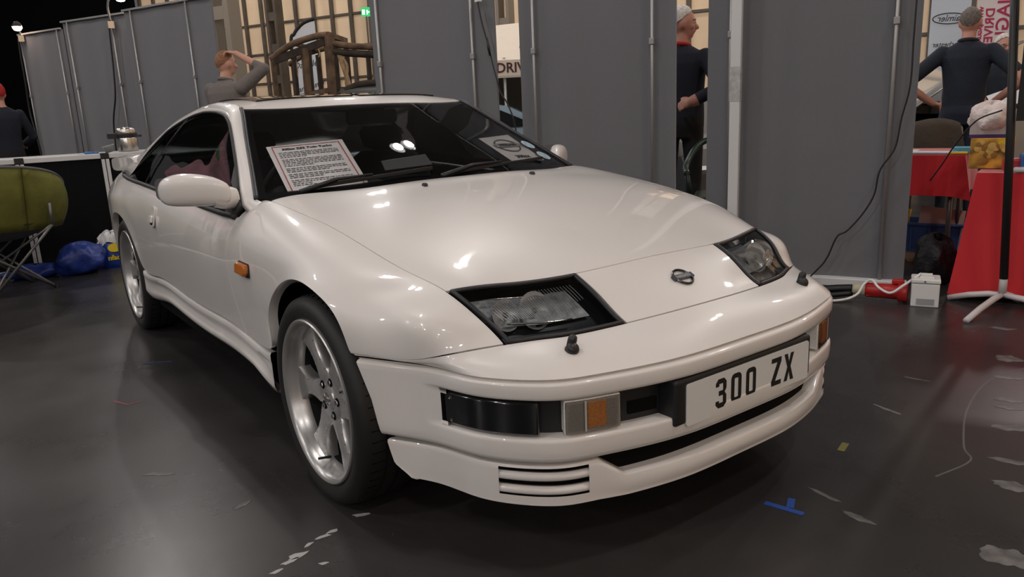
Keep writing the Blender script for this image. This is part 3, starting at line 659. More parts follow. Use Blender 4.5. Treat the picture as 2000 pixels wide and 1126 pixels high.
# wipers
def wiper(p0, p1, arm0, fat):
    mb = MB(); mb.tube([Vector(arm0), Vector(arm0)*.5+Vector(p0)*.25+Vector(p1)*.25+Vector((0, 0, .02)), Vector(p0)*.5+Vector(p1)*.5+Vector((0, 0, .012))], [.011, .008, .005], 6)
    wa = mb.build('wiper_arm', M_BLK, CAR, smooth=True)
    MB().bar(p0, p1, .008, .014).build('wiper_blade', M_RUB, wa, bevel=.002)
    return wa
def gp(u_, v_, d=.012): 
    p = GH.ev([u_], [v_])[0, 0]; return (p[0]+d*.5, p[1], p[2]+d*.9)
def wpr(base_v, tip_u, tip_v, mid):
    b = Vector(gp(-.0, base_v, .012)); 
    return b
w1 = wiper(gp(.10, .75), gp(.30, 2.72), gp(-.02, .62), 0)
w2 = wiper(gp(.10, 3.0), gp(.34, 5.2), gp(-.02, 2.75), 0)
# a spoiler blade on the driver's wiper
A_, B_ = Vector(gp(.30, 1.95, .02)), Vector(gp(.33, 2.72, .022)); C_, D_ = A_+Vector((-.03, 0, .035)), B_+Vector((-.035, -.01, .040))
MB().add([A_, B_, D_, C_, A_+Vector((.006, 0, .002)), B_+Vector((.006, 0, .002)), D_+Vector((.006, 0, .002)), C_+Vector((.006, 0, .002))], [(0, 1, 2, 3), (7, 6, 5, 4), (0, 4, 5, 1), (1, 5, 6, 2), (2, 6, 7, 3), (3, 7, 4, 0)]).build('wiper_wing', M_BLK, w1, bevel=.002)
# ---- cabin
mb = MB(); dash = []
for x, z in ((-.60, .825), (-.78, .845), (-.92, .842), (-1.02, .80), (-1.05, .70), (-1.00, .55)):
    dash.append([(x+.10*(1-math.cos(y*1.5))*-1, y, z+(.02 if abs(y+.36) < .22 and -1.03 < x < -.85 else 0)) for y in np.linspace(-.74, .74, 31)])
mb.grid(dash); mb.build('dashboard', M_INT, CAR, smooth=True)
mb = MB(); mb.grid([[(x, y, .33) for x in (-.7, -3.1)] for y in (-.78, .78)])
for sg in (-1, 1):
    mb.grid([[(-.60, sg*.75, .80), (-3.0, sg*.72, .82)], [(-.6, sg*.78, .33), (-3.0, sg*.74, .33)]])
mb.grid([[(-.62, -.75, .33), (-.62, .75, .33)], [(-.60, -.75, .82), (-.60, .75, .82)]]); mb.build('cabin_tub', M_INT, CAR)
mb = MB(); mb.grid([[tuple(p-np.array([0, 0, .03])) for p in r] for r in GH.ev(np.linspace(3.3, 8.8, 20), np.linspace(.2, 5.8, 14))]); mb.build('headlining', M_INT, CAR, smooth=True)
sk = mat('seat_cloth', (.020, .021, .024), .85)
for sg in (-1, 1):
    y0 = .36*sg
    def slab(pts, hw, name, par):
        rows_ = []
        for x, z, w_, t_ in pts:
            rows_.append([(x-t_*math.sin(a)*.0+t_*math.cos(a)*.5, y0+w_*math.sin(a)*(1 if True else 0), z+0*t_) for a in np.linspace(0, 2*math.pi, 17)[:-1]])
        mb = MB(); mb.grid(rows_, closed=True); mb.add(rows_[0], [tuple(range(16))]); mb.add(rows_[-1], [tuple(range(16))]); return mb.build(name, sk, par, smooth=True)
    seat = slab([(-1.62, .45, .22, .14), (-1.66, .60, .25, .16), (-1.72, .80, .24, .14), (-1.77, .90, .20, .12), (-1.79, .93, .14, .10)], 0, 'front_seat', CAR)
    slab([(-1.79, .93, .06, .06), (-1.795, .96, .12, .09), (-1.81, 1.03, .13, .09), (-1.82, 1.06, .10, .07)], 0, 'headrest', seat)
    MB().box(-1.62, -1.15, y0-.24, y0+.24, .34, .50).build('seat_cushion', sk, seat, bevel=.06, seg=3)
mb = MB(); Ms = Matrix.Translation((-1.16, -.36, .80)) @ Matrix.Rotation(math.radians(-68), 4, 'Y')
mb.tube([Ms @ Vector((.185*math.cos(q), .185*math.sin(q), 0)) for q in np.linspace(0, 2*math.pi, 41)[:-1]], .014, 8, closed=True)
mb.bar(Ms @ Vector((0, -.18, 0)), Ms @ Vector((0, .18, 0)), .05, .02); mb.bar(Ms @ Vector((0, 0, 0)), Ms @ Vector((-.18, 0, 0)), .04, .02); mb.tube([Ms @ Vector((0, 0, 0)), Vector((-.92, -.36, .72))], .03, 8)
mb.build('steering_wheel', M_INT, CAR, smooth=True)
MB().prism(rrect(-.12, .12, -.03, .03, .015), 0, .03, frame_m((-1.20, 0, 1.11), (0, 1, 0), (0, 0, 1))).build('rear_view_mirror', M_BLK, CAR)
# ================================================================== the hall
E1 = Vector((.910, .415, 0)); E2 = Vector((-.415, .910, 0)); UP = Vector((0, 0, 1))     # hall axes
def floor_material():
    m = bpy.data.materials.new('black_hall_floor'); m.use_nodes = True; nt = m.node_tree; b = nt.nodes['Principled BSDF']
    tc = nt.nodes.new('ShaderNodeTexCoord')
    def noise(scale, detail=5, rough=.6, vec=None, dist=0.):
        n = nt.nodes.new('ShaderNodeTexNoise'); n.inputs['Scale'].default_value = scale; n.inputs['Detail'].default_value = detail; n.inputs['Roughness'].default_value = rough; n.inputs['Distortion'].default_value = dist
        nt.links.new(vec or tc.outputs['Object'], n.inputs['Vector']); return n
    def ramp(src, p0, c0, p1, c1):
        r = nt.nodes.new('ShaderNodeValToRGB'); r.color_ramp.elements[0].position = p0; r.color_ramp.elements[1].position = p1
        r.color_ramp.elements[0].color = (*c0, 1); r.color_ramp.elements[1].color = (*c1, 1); nt.links.new(src, r.inputs['Fac']); return r
    def mix(f, a, c, mode='MIX'):
        x = nt.nodes.new('ShaderNodeMix'); x.data_type = 'RGBA'; x.blend_type = mode
        nt.links.new(f, x.inputs[0]); nt.links.new(a, x.inputs[6]) if not isinstance(a, tuple) else setattr(x.inputs[6], 'default_value', (*a, 1))
        nt.links.new(c, x.inputs[7]) if not isinstance(c, tuple) else setattr(x.inputs[7], 'default_value', (*c, 1)); return x.outputs[2]
    base = ramp(noise(.75, 9, .6).outputs['Fac'], .25, (.015, .0145, .015), .75, (.056, .052, .051))
    # long drag marks: noise squeezed along one direction
    mp = nt.nodes.new('ShaderNodeMapping'); mp.inputs['Rotation'].default_value = (0, 0, .55); mp.inputs['Scale'].default_value = (1.2, 14, 1); nt.links.new(tc.outputs['Object'], mp.inputs['Vector'])
    drag = ramp(noise(1.5, 6, .7, mp.outputs['Vector']).outputs['Fac'], .60, (0, 0, 0), .86, (.6, .6, .6))
    c = mix(drag.outputs['Color'], base.outputs['Color'], (.060, .055, .053))
    # worn flakes of old paint
    mp2 = nt.nodes.new('ShaderNodeMapping'); mp2.inputs['Rotation'].default_value = (0, 0, .45); mp2.inputs['Scale'].default_value = (3.2, 8.5, 1); nt.links.new(tc.outputs['Object'], mp2.inputs['Vector'])
    fl = noise(2.2, 9, .62, mp2.outputs['Vector'], .6); zone = noise(.55, 3, .5)
    f1 = ramp(fl.outputs['Fac'], .675, (0, 0, 0), .72, (1, 1, 1)); z1 = ramp(zone.outputs['Fac'], .47, (0, 0, 0), .60, (1, 1, 1))
    mm = nt.nodes.new('ShaderNodeMath'); mm.operation = 'MULTIPLY'; nt.links.new(f1.outputs['Color'], mm.inputs[0]); nt.links.new(z1.outputs['Color'], mm.inputs[1])
    c = mix(mm.outputs[0], c, (.14, .13, .125))
    # a plum-coloured stain
    st = ramp(noise(.8, 4, .5).outputs['Fac'], .60, (0, 0, 0), .75, (.5, .5, .5)); c = mix(st.outputs['Color'], c, (.030, .012, .014))
    nt.links.new(c, b.inputs['Base Color'])
    rg = ramp(noise(1.7, 6, .6).outputs['Fac'], .15, (.21, .21, .21), .85, (.38, .38, .38)); nt.links.new(rg.outputs['Color'], b.inputs['Roughness'])
    b.inputs['Specular IOR Level'].default_value = .32
    bp = nt.nodes.new('ShaderNodeBump'); bp.inputs['Strength'].default_value = .12; bp.inputs['Distance'].default_value = .004
    nt.links.new(noise(9, 6, .7).outputs['Fac'], bp.inputs['Height']); nt.links.new(bp.outputs['Normal'], b.inputs['Normal'])
    return m
tag(mobj('floor', [(-45, -30, 0), (30, -30, 0), (30, 40, 0), (-45, 40, 0)], [(0, 1, 2, 3)], floor_material()), 'black painted exhibition hall floor with scuffs', 'floor', kind='structure')
# roof lamps: twin round fittings
M_LHOUS = mat('lamp_shell', (.10, .10, .10), .5)
for i, (x, y) in enumerate(LAMPS):
    t = empty('hall_lamp', (x, y, LAMP_H), math.atan2(E1.y, E1.x), 'twin round high-bay lamp hanging from the hall roof', 'lamp', 'twin lamps under the hall roof')
    MB().bar((0, -.5, .22), (0, .5, .22), .06).build('beam', M_LHOUS, t)
    for dy in (-.28, .28):
        MB().lathe([(.02, .24), (.10, .20), (.20, .02), (.22, 0)], 20, Matrix.Translation((0, dy, .02))).build('shade', M_LHOUS, t)
        l = bpy.data.lights.new('lamp', 'POINT'); l.shadow_soft_size = .14; l.energy = LAMP_W; l.color = (1, .94, .91)
        o = bpy.data.objects.new('lamp_glow', l); COL.objects.link(o); o.location = (0, dy, -.10); o.parent = t
# ---- far wall with its steel frame
W0 = Vector((-28.9, 7.1, 0)); L0, L1 = -3.0, 34.0
M_CREAM = mat('cream_sheet', (.78, .58, .38), .6, noise=(1.5, .06)); M_STEEL = mat('brown_steel', (.085, .066, .048), .55, noise=(3, .25)); M_VOID = mat('black_drape', (.003, .003, .003), .95, spec=.05)
def wl(s, d=0., z=0.): return W0+E1*s-E2*d+UP*z
wall = MB().add([wl(L0), wl(L1), wl(L1, 0, 9), wl(L0, 0, 9), wl(L0, -.1), wl(L1, -.1), wl(L1, -.1, 9), wl(L0, -.1, 9)], [(0, 1, 2, 3), (7, 6, 5, 4), (0, 4, 5, 1), (3, 2, 6, 7)]).build('wall_back', M_STEEL)
tag(wall, 'cream clad far wall of the hall with brown steel framing', 'wall', kind='structure')
cw, ch = .80, 1.0; cell = None
for i in range(int((L1-L0)/cw)):
    for j in range(6):
        c0 = wl(L0+cw*(i+.5), .02, .35+ch*(j+.5))
        if cell is None:
            cell = MB().box(-cw/2+.015, cw/2-.015, -.02, .02, -ch/2+.02, ch/2-.02).build('panel', M_CREAM, wall); o = cell
        else:
            o = cell.copy(); COL.objects.link(o)
        o.location = c0; o.rotation_euler = (0, 0, math.atan2(E1.y, E1.x))
for i in range(int((L1-L0)/cw)+1):
    a = L0+cw*i; MB().bar(wl(a, .10, 0), wl(a, .10, 9), .085, .12, up=E1).build('stanchion', M_STEEL, wall)
for j in range(8):
    MB().bar(wl(L0, .07, .35+ch*j), wl(L1, .07, .35+ch*j), .06, .07).build('rail', M_STEEL, wall)
we = wl(L1); wr = MB().add([we, we-E2*30, we-E2*30+UP*9, we+UP*9, we+E1*.1, we-E2*30+E1*.1, we-E2*30+E1*.1+UP*9, we+E1*.1+UP*9], [(0, 1, 2, 3), (7, 6, 5, 4), (0, 4, 5, 1), (3, 2, 6, 7)]).build('wall_right', M_CREAM); tag(wr, 'cream clad side wall of the hall, right of the picture', 'wall', kind='structure')
dr = MB().add([wl(L0, .3), wl(L0-60, .3), wl(L0-60, .3, 12), wl(L0, .3, 12)], [(0, 1, 2, 3)]).build('wall_left', M_VOID); tag(dr, 'black drapes closing off the dark end of the hall', 'wall', kind='structure')
cl = MB().add([(-60, -40, 12), (25, -40, 12), (25, 50, 12), (-60, 50, 12)], [(0, 1, 2, 3)]).build('ceiling', mat('dark_roof', (.06, .055, .05), .9)); tag(cl, 'dark hall roof high above', 'ceiling', kind='structure')
# lattice steel columns
def lattice(p, w_, h_, label, rz=None, m=None):
    t = empty('steel_column', p, math.atan2(E1.y, E1.x) if rz is None else rz, label, 'column', 'lattice steel columns'); m = m or mat('column_steel', (.24, .20, .155), .6)
    for sx in (-1, 1):
        MB().box(sx*w_/2-w_*.14, sx*w_/2+w_*.14, -.16, .16, 0, h_).build('upright', m, t)
    z = .3; k = 0
    while z < h_-.2:
        MB().box(-w_/2, w_/2, -.14, -.10, z, z+.26).build('batten', m, t); z += .95; k += 1
    return t
# ================================================================== partitions and stands
M_FELT = mat('grey_felt', (.150, .150, .162), .9, noise=(900, .14, 2), bump=(1.6, .25, .05), spec=.2, sheen=.3)
M_POLE = mat('satin_aluminium', (.36, .355, .35), .42, metal=.6); M_ALU2 = mat('white_aluminium', (.62, .62, .62), .45)
M_CABLE = mat('black_cable', (.006, .006, .007), .5); M_WHITE = mat('white_plastic', (.74, .73, .71), .4)
def partition(a, b, h, label, poles, group, clip=1.49, z0=.05, base=False):
    """felt board from a to b (xy), slim poles at the given fractions standing in front of it"""
    a = Vector((*a, 0)); b = Vector((*b, 0)); L = (b-a).length; d = (b-a)/L; n = Vector((d.y, -d.x, 0))
    if n.dot(Vector(CAM)-a) < 0: n = -n
    t = empty('partition_panel', a, math.atan2(d.y, d.x), label, 'partition', group)
    s = 1 if n.dot(Vector((-d.y, d.x, 0))) > 0 else -1          # local +y or -y faces the visitors
    mb = MB(); k = 24; rows = []
    for i in range(k+1):
        f = i/k; rows.append([(f*L, s*(-.012+.004*math.sin(f*17+a.x*3)), z) for z in np.linspace(z0, h, 14)])
    mb.grid(rows); back = [[(p[0], p[1]-s*.022, p[2]) for p in r] for r in rows]; mb.grid(back)
    for e in (0, -1): mb.grid([rows[e], back[e]])
    mb.grid([[r[0] for r in rows], [r[0] for r in back]]); mb.grid([[r[-1] for r in rows], [r[-1] for r in back]])
    mb.build('board', M_FELT, t, smooth=False)
    MB().box(0, L, -.022, .012, h, h+.02).build('top_rail', M_POLE, t)
    if base: MB().box(-.02, L, s*.01-.035, s*.01+.035, 0, .05).build('foot_rail', M_ALU2, t, bevel=.006)
    for f in poles:
        p = MB().tube([(f*L, s*.012, 0), (f*L, s*.012, h)], .0105, 10).build('pole', M_POLE, t, smooth=True)
        MB().box(f*L-.016, f*L+.016, s*.012-.016, s*.012+.018, clip-.02, clip+.02).build('clip', M_POLE, p, bevel=.004)
    return t
O_ = Vector((-.19, 2.70)); U_ = Vector((-.9096, -.4154))
wp = lambda t: tuple(O_+U_*t)
GW = 'grey felt partitions behind the car'
partition(wp(2.536), wp(3.611), 2.45, 'grey felt partition seen above the car roof, beside the old wooden car frame', (.158, .930), GW)
partition(wp(1.240), wp(2.339), 2.45, 'grey felt partition in the middle, behind the far door mirror', (.132, .893), GW)
partition(wp(-.117), wp(1.039), 2.45, 'wide grey felt partition on the right with a black cable hanging across it', (.107, .876), GW, base=True)
# white post before the right partition
t = empty('white_post', (wp(.846)[0]+.030, wp(.846)[1]-.068, 0), math.atan2(U_.y, U_.x), 'white upright post with a grey taped joint before the grey partitions', 'post')
MB().box(-.030, .030, -.022, .022, 0, 2.6).build('shaft', M_ALU2, t, bevel=.004)
MB().box(-.0315, .0315, -.0235, .0235, 1.10, 1.30).build('tape', mat('grey_tape', (.42, .42, .41), .5, noise=(30, .2)), t)
GL = 'staggered grey partitions on the left'
partition((-11.017, -.387), (-10.067, .015), 2.4, 'grey partition furthest left with a lit spot lamp on its corner', (.06, .93), GL, 1.58)
partition((-9.369, -.056), (-8.288, .467), 2.4, 'second grey partition from the left, with the gooseneck lamp', (.10, .80), GL, 1.61)
partition((-8.109, .418), (-6.70, .99), 2.4, 'grey partition behind the steel flask, right of the gooseneck lamp', (.10, .75), GL, 1.61)
def cable(name, pts, r, label, m=M_CABLE, cat='cable', plug=None):
    o = MB().tube(cr_spline(pts, 8), r, 8).build(name, m, None, smooth=True); return tag(o, label, cat)
c = cable('lamp_cable', [(-2.55, 1.56, 1.86), (-2.52, 1.57, 1.70), (-2.49, 1.59, 1.56), (-2.47, 1.60, 1.46), (-2.44, 1.61, 1.34), (-2.41, 1.62, 1.23), (-2.36, 1.64, 1.15), (-2.31, 1.66, 1.0), (-2.25, 1.68, .6), (-2.2, 1.70, .01)], .005, 'thin black cable hanging down the gap between two grey partitions')
MB().tube([(-2.493, 1.588, 1.60), (-2.485, 1.59, 1.54), (-2.475, 1.592, 1.48)], [.006, .011, .006], 8).build('switch', M_CABLE, c, smooth=True)
MB().box(-2.57, -2.52, 1.55, 1.58, 1.84, 1.88).build('hook', M_WHITE, c, bevel=.004)
cable('power_cable', [(-.09, 2.685, 1.75), (-.09, 2.68, 1.4), (-.09, 2.68, 1.15), (-.12, 2.67, .97), (-.14, 2.66, .81), (-.20, 2.63, .69), (-.22, 2.62, .55), (-.27, 2.60, .44), (-.34, 2.57, .34), (-.39, 2.55, .30), (-.43, 2.53, .18), (-.47, 2.51, .11), (-.55, 2.46, .02), (-.68, 2.36, .008)], .005, 'black cable looping across the wide right partition to the floor')
cable('power_cable', [(-10.94, -.40, 2.35), (-10.95, -.41, 2.12), (-10.96, -.41, 1.77), (-10.99, -.42, 1.39), (-10.93, -.40, 1.06), (-10.90, -.38, .6), (-10.9, -.38, .01)], .012, 'dark cable trailing down the furthest left partition')
cable('power_cable', [(-8.46, .32, 2.35), (-8.46, .31, 2.23), (-8.48, .30, 1.94), (-8.49, .29, 1.73), (-8.52, .27, 1.46), (-8.62, .22, 1.12), (-8.64, .20, .5), (-8.64, .2, .01)], .010, 'dark cable trailing from the gooseneck lamp')
# clip-on exhibition lamps
M_BULB = mat('halogen_glow', (1, .75, .6), .4, emit=(1, .72, .55), estr=22)
def spot(base, pts, label):
    t = empty('spot_lamp', base, 0, label, 'lamp', 'lamps clipped to the left partitions'); b = Vector(base)
    MB().tube(cr_spline([Vector(p)-b for p in pts], 6), .014, 8).build('gooseneck', M_CHR, t, smooth=True)
    e = Vector(pts[-1])-b; MB().lathe([(.02, .07), (.045, .05), (.07, 0)], 14, Matrix.Translation(e)).build('shade', M_CHR, t, smooth=True)
    MB().lathe([(0, -.055), (.04, -.045), (.06, -.015), (.05, .02), (0, .03)], 14, Matrix.Translation(e)).build('bulb', M_BULB, t, smooth=True)
    MB().box(-.03, .03, -.05, .02, -.05, .03).build('clamp', M_CHR, t)
spot((-10.89, -.36, 2.36), [(-10.89, -.36, 2.36), (-10.89, -.38, 2.46), (-10.86, -.42, 2.50), (-10.83, -.40, 2.50)], 'small lit spot lamp on the corner of the furthest left partition')
spot((-8.46, .35, 2.30), [(-8.46, .35, 2.30), (-8.46, .33, 2.48), (-8.42, .36, 2.60), (-8.32, .42, 2.63), (-8.24, .44, 2.58)], 'lit gooseneck lamp arching over the second left partition')
# ---- low counter on the left
M_BFAB = mat('black_fabric_panel', (.007, .007, .008), .9, noise=(300, .3, 2), spec=.1); M_CTOP = mat('counter_top', (.40, .40, .41), .5)
t = empty('counter', (-5.06, 0, 0), 0, 'low black fabric counter with aluminium frame, holding a steel flask', 'counter')
ys = [-3.4, -2.24, -1.10, -.50, .64, 1.2]
for y0, y1 in zip(ys, ys[1:]):
    MB().box(-.02, 0, y0+.02, y1-.02, .05, .86).build('front_panel', M_BFAB, t)
    MB().box(-.025, .012, y0+.03, y1-.03, .865, .905).build('top_rail', M_ALU2, t, bevel=.004)
    MB().box(-.02, .012, y0+.03, y1-.03, 0, .045).build('bottom_rail', M_ALU2, t, bevel=.004)
for y in ys[1:-1]:
    MB().box(-.025, .016, y-.028, y-.004, 0, .86).build('upright', M_ALU2, t); MB().box(-.025, .016, y+.004, y+.028, 0, .86).build('upright', M_ALU2, t)
    MB().box(-.027, .018, y-.03, y+.03, .865, .908).build('joint', mat('joint_black', (.01, .01, .01), .5), t)
MB().box(-.62, -.025, -3.4, 1.2, .87, .90).build('top', M_CTOP, t)
MB().box(-.62, -.60, -3.4, 1.2, 0, .87).build('rear_panel', M_BFAB, t)
# airpot flask
M_STL = mat('brushed_steel', (.55, .52, .48), .25, metal=1)
t = empty('airpot_flask', (-5.25, -.275, .905), 0, 'brushed steel airpot flask with a black band and spout on the counter', 'flask')
MB().lathe([(.0, 0), (.078, 0), (.080, .01), (.080, .105), (.076, .115)], 32).build('body', M_STL, t, smooth=True)
MB().lathe([(.077, .112), (.084, .118), (.084, .148), (.077, .152)], 32).box(-.01, .03, -.15, -.06, .11, .155).box(-.02, .02, .07, .115, .115, .135).build('band', M_BLK, t, bevel=.004)
MB().lathe([(.076, .150), (.076, .180), (.066, .196), (.03, .200), (0, .200)], 32).build('lid', M_STL, t, smooth=True)
t = empty('ashtray', (-5.20, -.425, .905), 0, 'small round grey bowl tilted beside the flask', 'bowl')
MB().lathe([(0, .004), (.038, .0), (.048, .045), (.052, .055), (.046, .052), (.036, .012), (0, .010)], 28, Matrix.Translation((0, 0, .005)) @ Matrix.Rotation(.25, 4, 'X')).build('dish', mat('grey_bowl', (.20, .21, .21), .35), t, smooth=True)
for i, (x, y, s_) in enumerate(((-5.14, -.60, 1), (-5.15, -.545, .8), (-5.13, -.66, .6))):
    o = MB().box(-.02*s_, .02*s_, -.03*s_, .03*s_, 0, .022*s_).build('paper_scrap', mat('blue_scrap' if i < 2 else 'pale_scrap', (.05, .16, .40) if i < 2 else (.5, .55, .6), .6), None, bevel=.006); o.location = (x, y, .901); o.rotation_euler[2] = i
    tag(o, ('crumpled blue wrapper on the counter, nearest the ashtray', 'larger blue wrapper on the counter', 'smallest pale scrap on the counter')[(1, 0, 2)[i]], 'wrapper', 'scraps on the counter')
# ---- camping chair
M_GRN = mat('olive_padding', (.125, .125, .018), .85, noise=(5, .25), bump=(9, .5, .02)); M_GRY = mat('grey_canvas', (.11, .11, .115), .85, bump=(14, .4, .01)); M_FRM = mat('chair_tube', (.16, .155, .15), .4, metal=.6)
t = empty('camping_chair', (-4.45, -1.36, 0), 0, 'olive green padded folding camping chair with grey seat and crossed tube legs', 'chair')
# padded wrap-round back: arc seen from behind, open towards the counter
def pad(a0, a1, name):
    mb = MB(); rows_out, rows_in = [], []
    for a in np.linspace(a0, a1, 11):
        f = abs(a)/1.9; top = .885-.27*f**2.0; bot = .45-.03*f; r = []
        for z in np.linspace(0, 1, 8):
            puff = .025+.045*math.sin(math.pi*z)*(math.sin(math.pi*(a-a0)/(a1-a0))**.4); R = .40+.05*z
            r.append((R+puff, a, bot+(top-bot)*z))
        rows_out.append([(q[0]*math.cos(q[1])-.10, q[0]*math.sin(q[1]), q[2]) for q in r])
        rows_in.append([((q[0]-.09)*math.cos(q[1])-.10, (q[0]-.09)*math.sin(q[1]), q[2]) for q in r])
    mb.grid(rows_out); mb.grid(rows_in); mb.grid([[r[-1] for r in rows_out], [r[-1] for r in rows_in]]); mb.grid([[r[0] for r in rows_out], [r[0] for r in rows_in]])
    mb.grid([rows_out[0], rows_in[0]]); mb.grid([rows_out[-1], rows_in[-1]])
    return mb.build(name, M_GRN, t, smooth=True, weld=True)
for a0, a1 in ((-1.8, -.50), (-.48, .42), (.44, 1.60)): pad(a0, a1, 'back_cushion')
rim = [((.47)*math.cos(a)-.10, .47*math.sin(a), .89-.27*(abs(a)/1.9)**2.0) for a in np.linspace(-1.8, 1.6, 40)]
MB().tube(rim, .010, 6).build('piping', M_GRY, t, smooth=True)
mb = MB(); seat_r = []
for f in np.linspace(.0, 1, 7):
    seat_r.append([((.46-.02*f)*f*math.cos(a)-.10, (.46-.02*f)*f*math.sin(a), .35+.14*f**2.5) for a in np.linspace(-math.pi, math.pi, 41)])
mb.grid(seat_r); mb.build('seat', M_GRY, t, smooth=True)
ft = [(.23, -.10, 0), (.17, .30, 0), (-.21, .18, 0), (-.25, -.28, 0)]; hd = [(.30, .32, .47), (.33, -.30, .47), (-.34, -.28, .50), (-.34, .30, .50)]
for f_, h_ in zip(ft, hd):
    lg = MB().tube([f_, h_], .010, 8).build('leg', M_FRM, t, smooth=True); MB().tube([(f_[0], f_[1], 0), (f_[0]*.99, f_[1]*.99, .03)], .018, 8).build('foot', M_RUB, lg)
for a_, b_ in ((ft[1], hd[2]), (ft[2], hd[1]), (ft[3], hd[0]), (ft[0], hd[3])):
    MB().tube([a_, b_], .009, 8).build('cross_leg', M_FRM, t, smooth=True)
for h_ in hd[:2]: MB().tube([h_, (h_[0]*.98, h_[1]*1.02, .62)], .010, 8).build('upright', M_FRM, t, smooth=True)
# ---- blue sacks by the counter
def lump(name, c, rx, ry, rz, m, label, cat, seed, flat=.0, n=28, tie=None):
    rnd = random.Random(seed); ph = [rnd.uniform(0, 6.28) for _ in range(8)]; mb = MB(); R = []
    for i in range(n//2+1):
        th = math.pi*i/(n//2); r = []
        for j in range(n):
            a = 2*math.pi*j/n
            k = 1+.13*math.sin(3*a+ph[0]+2*th)+.09*math.sin(5*a+ph[1]-3*th)+.07*math.sin(7*a+4*th+ph[2])+.05*math.sin(11*a+ph[3]+5*th)
            z = rz*math.cos(th)*(1+.15*math.sin(2*a+ph[4])); sr = math.sin(th)**.8
            r.append((rx*sr*k*math.cos(a), ry*sr*k*math.sin(a), max(z+rz*.9, 0.0)))
        R.append(r)
    mb.grid(R, closed=True); o = mb.build(name, m, None, smooth=True, weld=True); o.location = c; return tag(o, label, cat)
M_TARP = mat('blue_tarp', (.012, .035, .22), .45, bump=(7, .6, .05))
lump('blue_sack', (-4.74, -.84, 0), .15, .17, .125, M_TARP, 'crumpled bright blue sack slumped on the floor by the counter', 'bag', 3)
lump('blue_sack', (-4.86, -1.14, 0), .13, .20, .055, M_TARP, 'flattened blue sack lying on the floor behind the camping chair legs', 'bag', 9)
rod = MB().tube([(-4.98, -2.3, .03), (-4.93, -1.25, .03)], .016, 10).build('white_tube', M_WHITE, None, smooth=True); tag(rod, 'white tube lying on the floor along the counter', 'tube')
t = empty('carrier_bag', (-4.88, -.57, 0), 0, 'blue and white plastic carrier bag with yellow lettering behind the rear wheel', 'bag')
mb = MB(); R = []
for z, rx, ry in ((0, .085, .115), (.03, .10, .125), (.10, .095, .12), (.17, .08, .11), (.20, .07, .10)):
    R.append([(rx*math.cos(a)*(1+.06*math.sin(5*a+z*30)), ry*math.sin(a)*(1+.05*math.sin(4*a+z*40)), z) for a in np.linspace(0, 2*math.pi, 33)[:-1]])
mb.grid(R, closed=True); mb.add(R[0], [tuple(range(32))]); mb.build('sack', mat('carrier_blue', (.010, .045, .30), .35), t, smooth=True)
mb = MB(); R2 = [[(p[0]*k, p[1]*k, z) for p in R[-1]] for z, k in ((.195, 1.02), (.24, .95), (.27, .75), (.285, .45), (.275, .1))]
R2 = [[(x+.01*math.sin(j*1.7+i), y+.012*math.sin(j*2.3+i*2), z+.018*math.sin(j*.9+i)) for j, (x, y, z) in enumerate(r)] for i, r in enumerate(R2)]
mb.grid(R2, closed=True); mb.build('neck', mat('carrier_white', (.70, .70, .70), .4), t, smooth=True)
mb = MB(); mb.prism([(math.cos(a)*.05, math.sin(a)*.035) for a in np.linspace(0, 2*math.pi, 20)[:-1]], 0, .002, frame_m((.098, -.01, .165), (0, 1, 0), (-.2, 0, 1))); mb.build('logo', mat('carrier_yellow', (.75, .55, .01), .4), t)
text_mesh('nfacto', .055, frame_m((.106, 0, .085), (0, 1, 0), (0, 0, 1)), 'lettering', MATS['carrier_yellow'], t, bold=.002, depth=.002)
# ---- power box and plugs on the right
t = empty('power_box', (.165, 2.485, 0), math.atan2(.5, 1), 'white electrical distribution box standing on the floor by the red table', 'electrical box')
MB().box(-.066, .066, -.055, .075, 0, .125).build('case', M_WHITE, t, bevel=.006); MB().box(-.069, .069, -.058, .078, .127, .15).build('lid', M_WHITE, t, bevel=.006)
MB().box(-.040, .045, -.0565, -.054, .012, .045).build('label_plate', mat('grey_label', (.32, .33, .34), .5), t); MB().box(-.03, .04, -.03, .03, .149, .158).build('socket_flap', M_WHITE, t, bevel=.003)
MB().box(-.025, .03, -.012, .012, .158, .172).build('plug_top', M_WHITE, t, bevel=.003)
MB().tube([(-.004, -.0585, .138), (-.004, -.061, .138)], .005, 8).build('screw', mat('dark_screw', (.1, .1, .1), .5), t)
t = empty('industrial_plug', (-.02, 2.43, 0), math.atan2(.21, .5), 'red industrial power connector lying on the floor beside the white box', 'plug')
Mx = Matrix.Translation((0, 0, .055)) @ Matrix.Rotation(math.pi/2, 4, 'Y')
M_RED = mat('red_plastic', (.42, .018, .016), .4)
MB().lathe([(0, -.10), (.034, -.10), (.038, -.07), (.040, -.02), (.042, .06), (.052, .065), (.054, .105), (.050, .11), (0, .11)], 24, Mx).build('shell', M_RED, t, smooth=True)
MB().lathe([(0, -.165), (.026, -.165), (.032, -.15), (.036, -.10), (0, -.1)], 20, Mx).build('gland', mat('plug_cream', (.45, .42, .30), .5), t, smooth=True)
MB().box(.03, .09, -.02, .02, .10, .125).build('latch', M_RED, t, bevel=.005)
for i in range(8):
    a = i*math.pi/4; MB().box(-.095, -.03, -.003, .003, -.002, .002, Matrix.Translation((0, .038*math.sin(a), .055+.038*math.cos(a))) @ Matrix.Rotation(-a, 4, 'X')).build('grip_rib', M_RED, t)
cable('mains_cable', [(-.18, 2.375, .055), (-.26, 2.31, .05), (-.36, 2.22, .035), (-.5, 2.1, .025), (-.8, 1.95, .025)], .022, 'thick black mains cable running under the grey partition to the red plug')
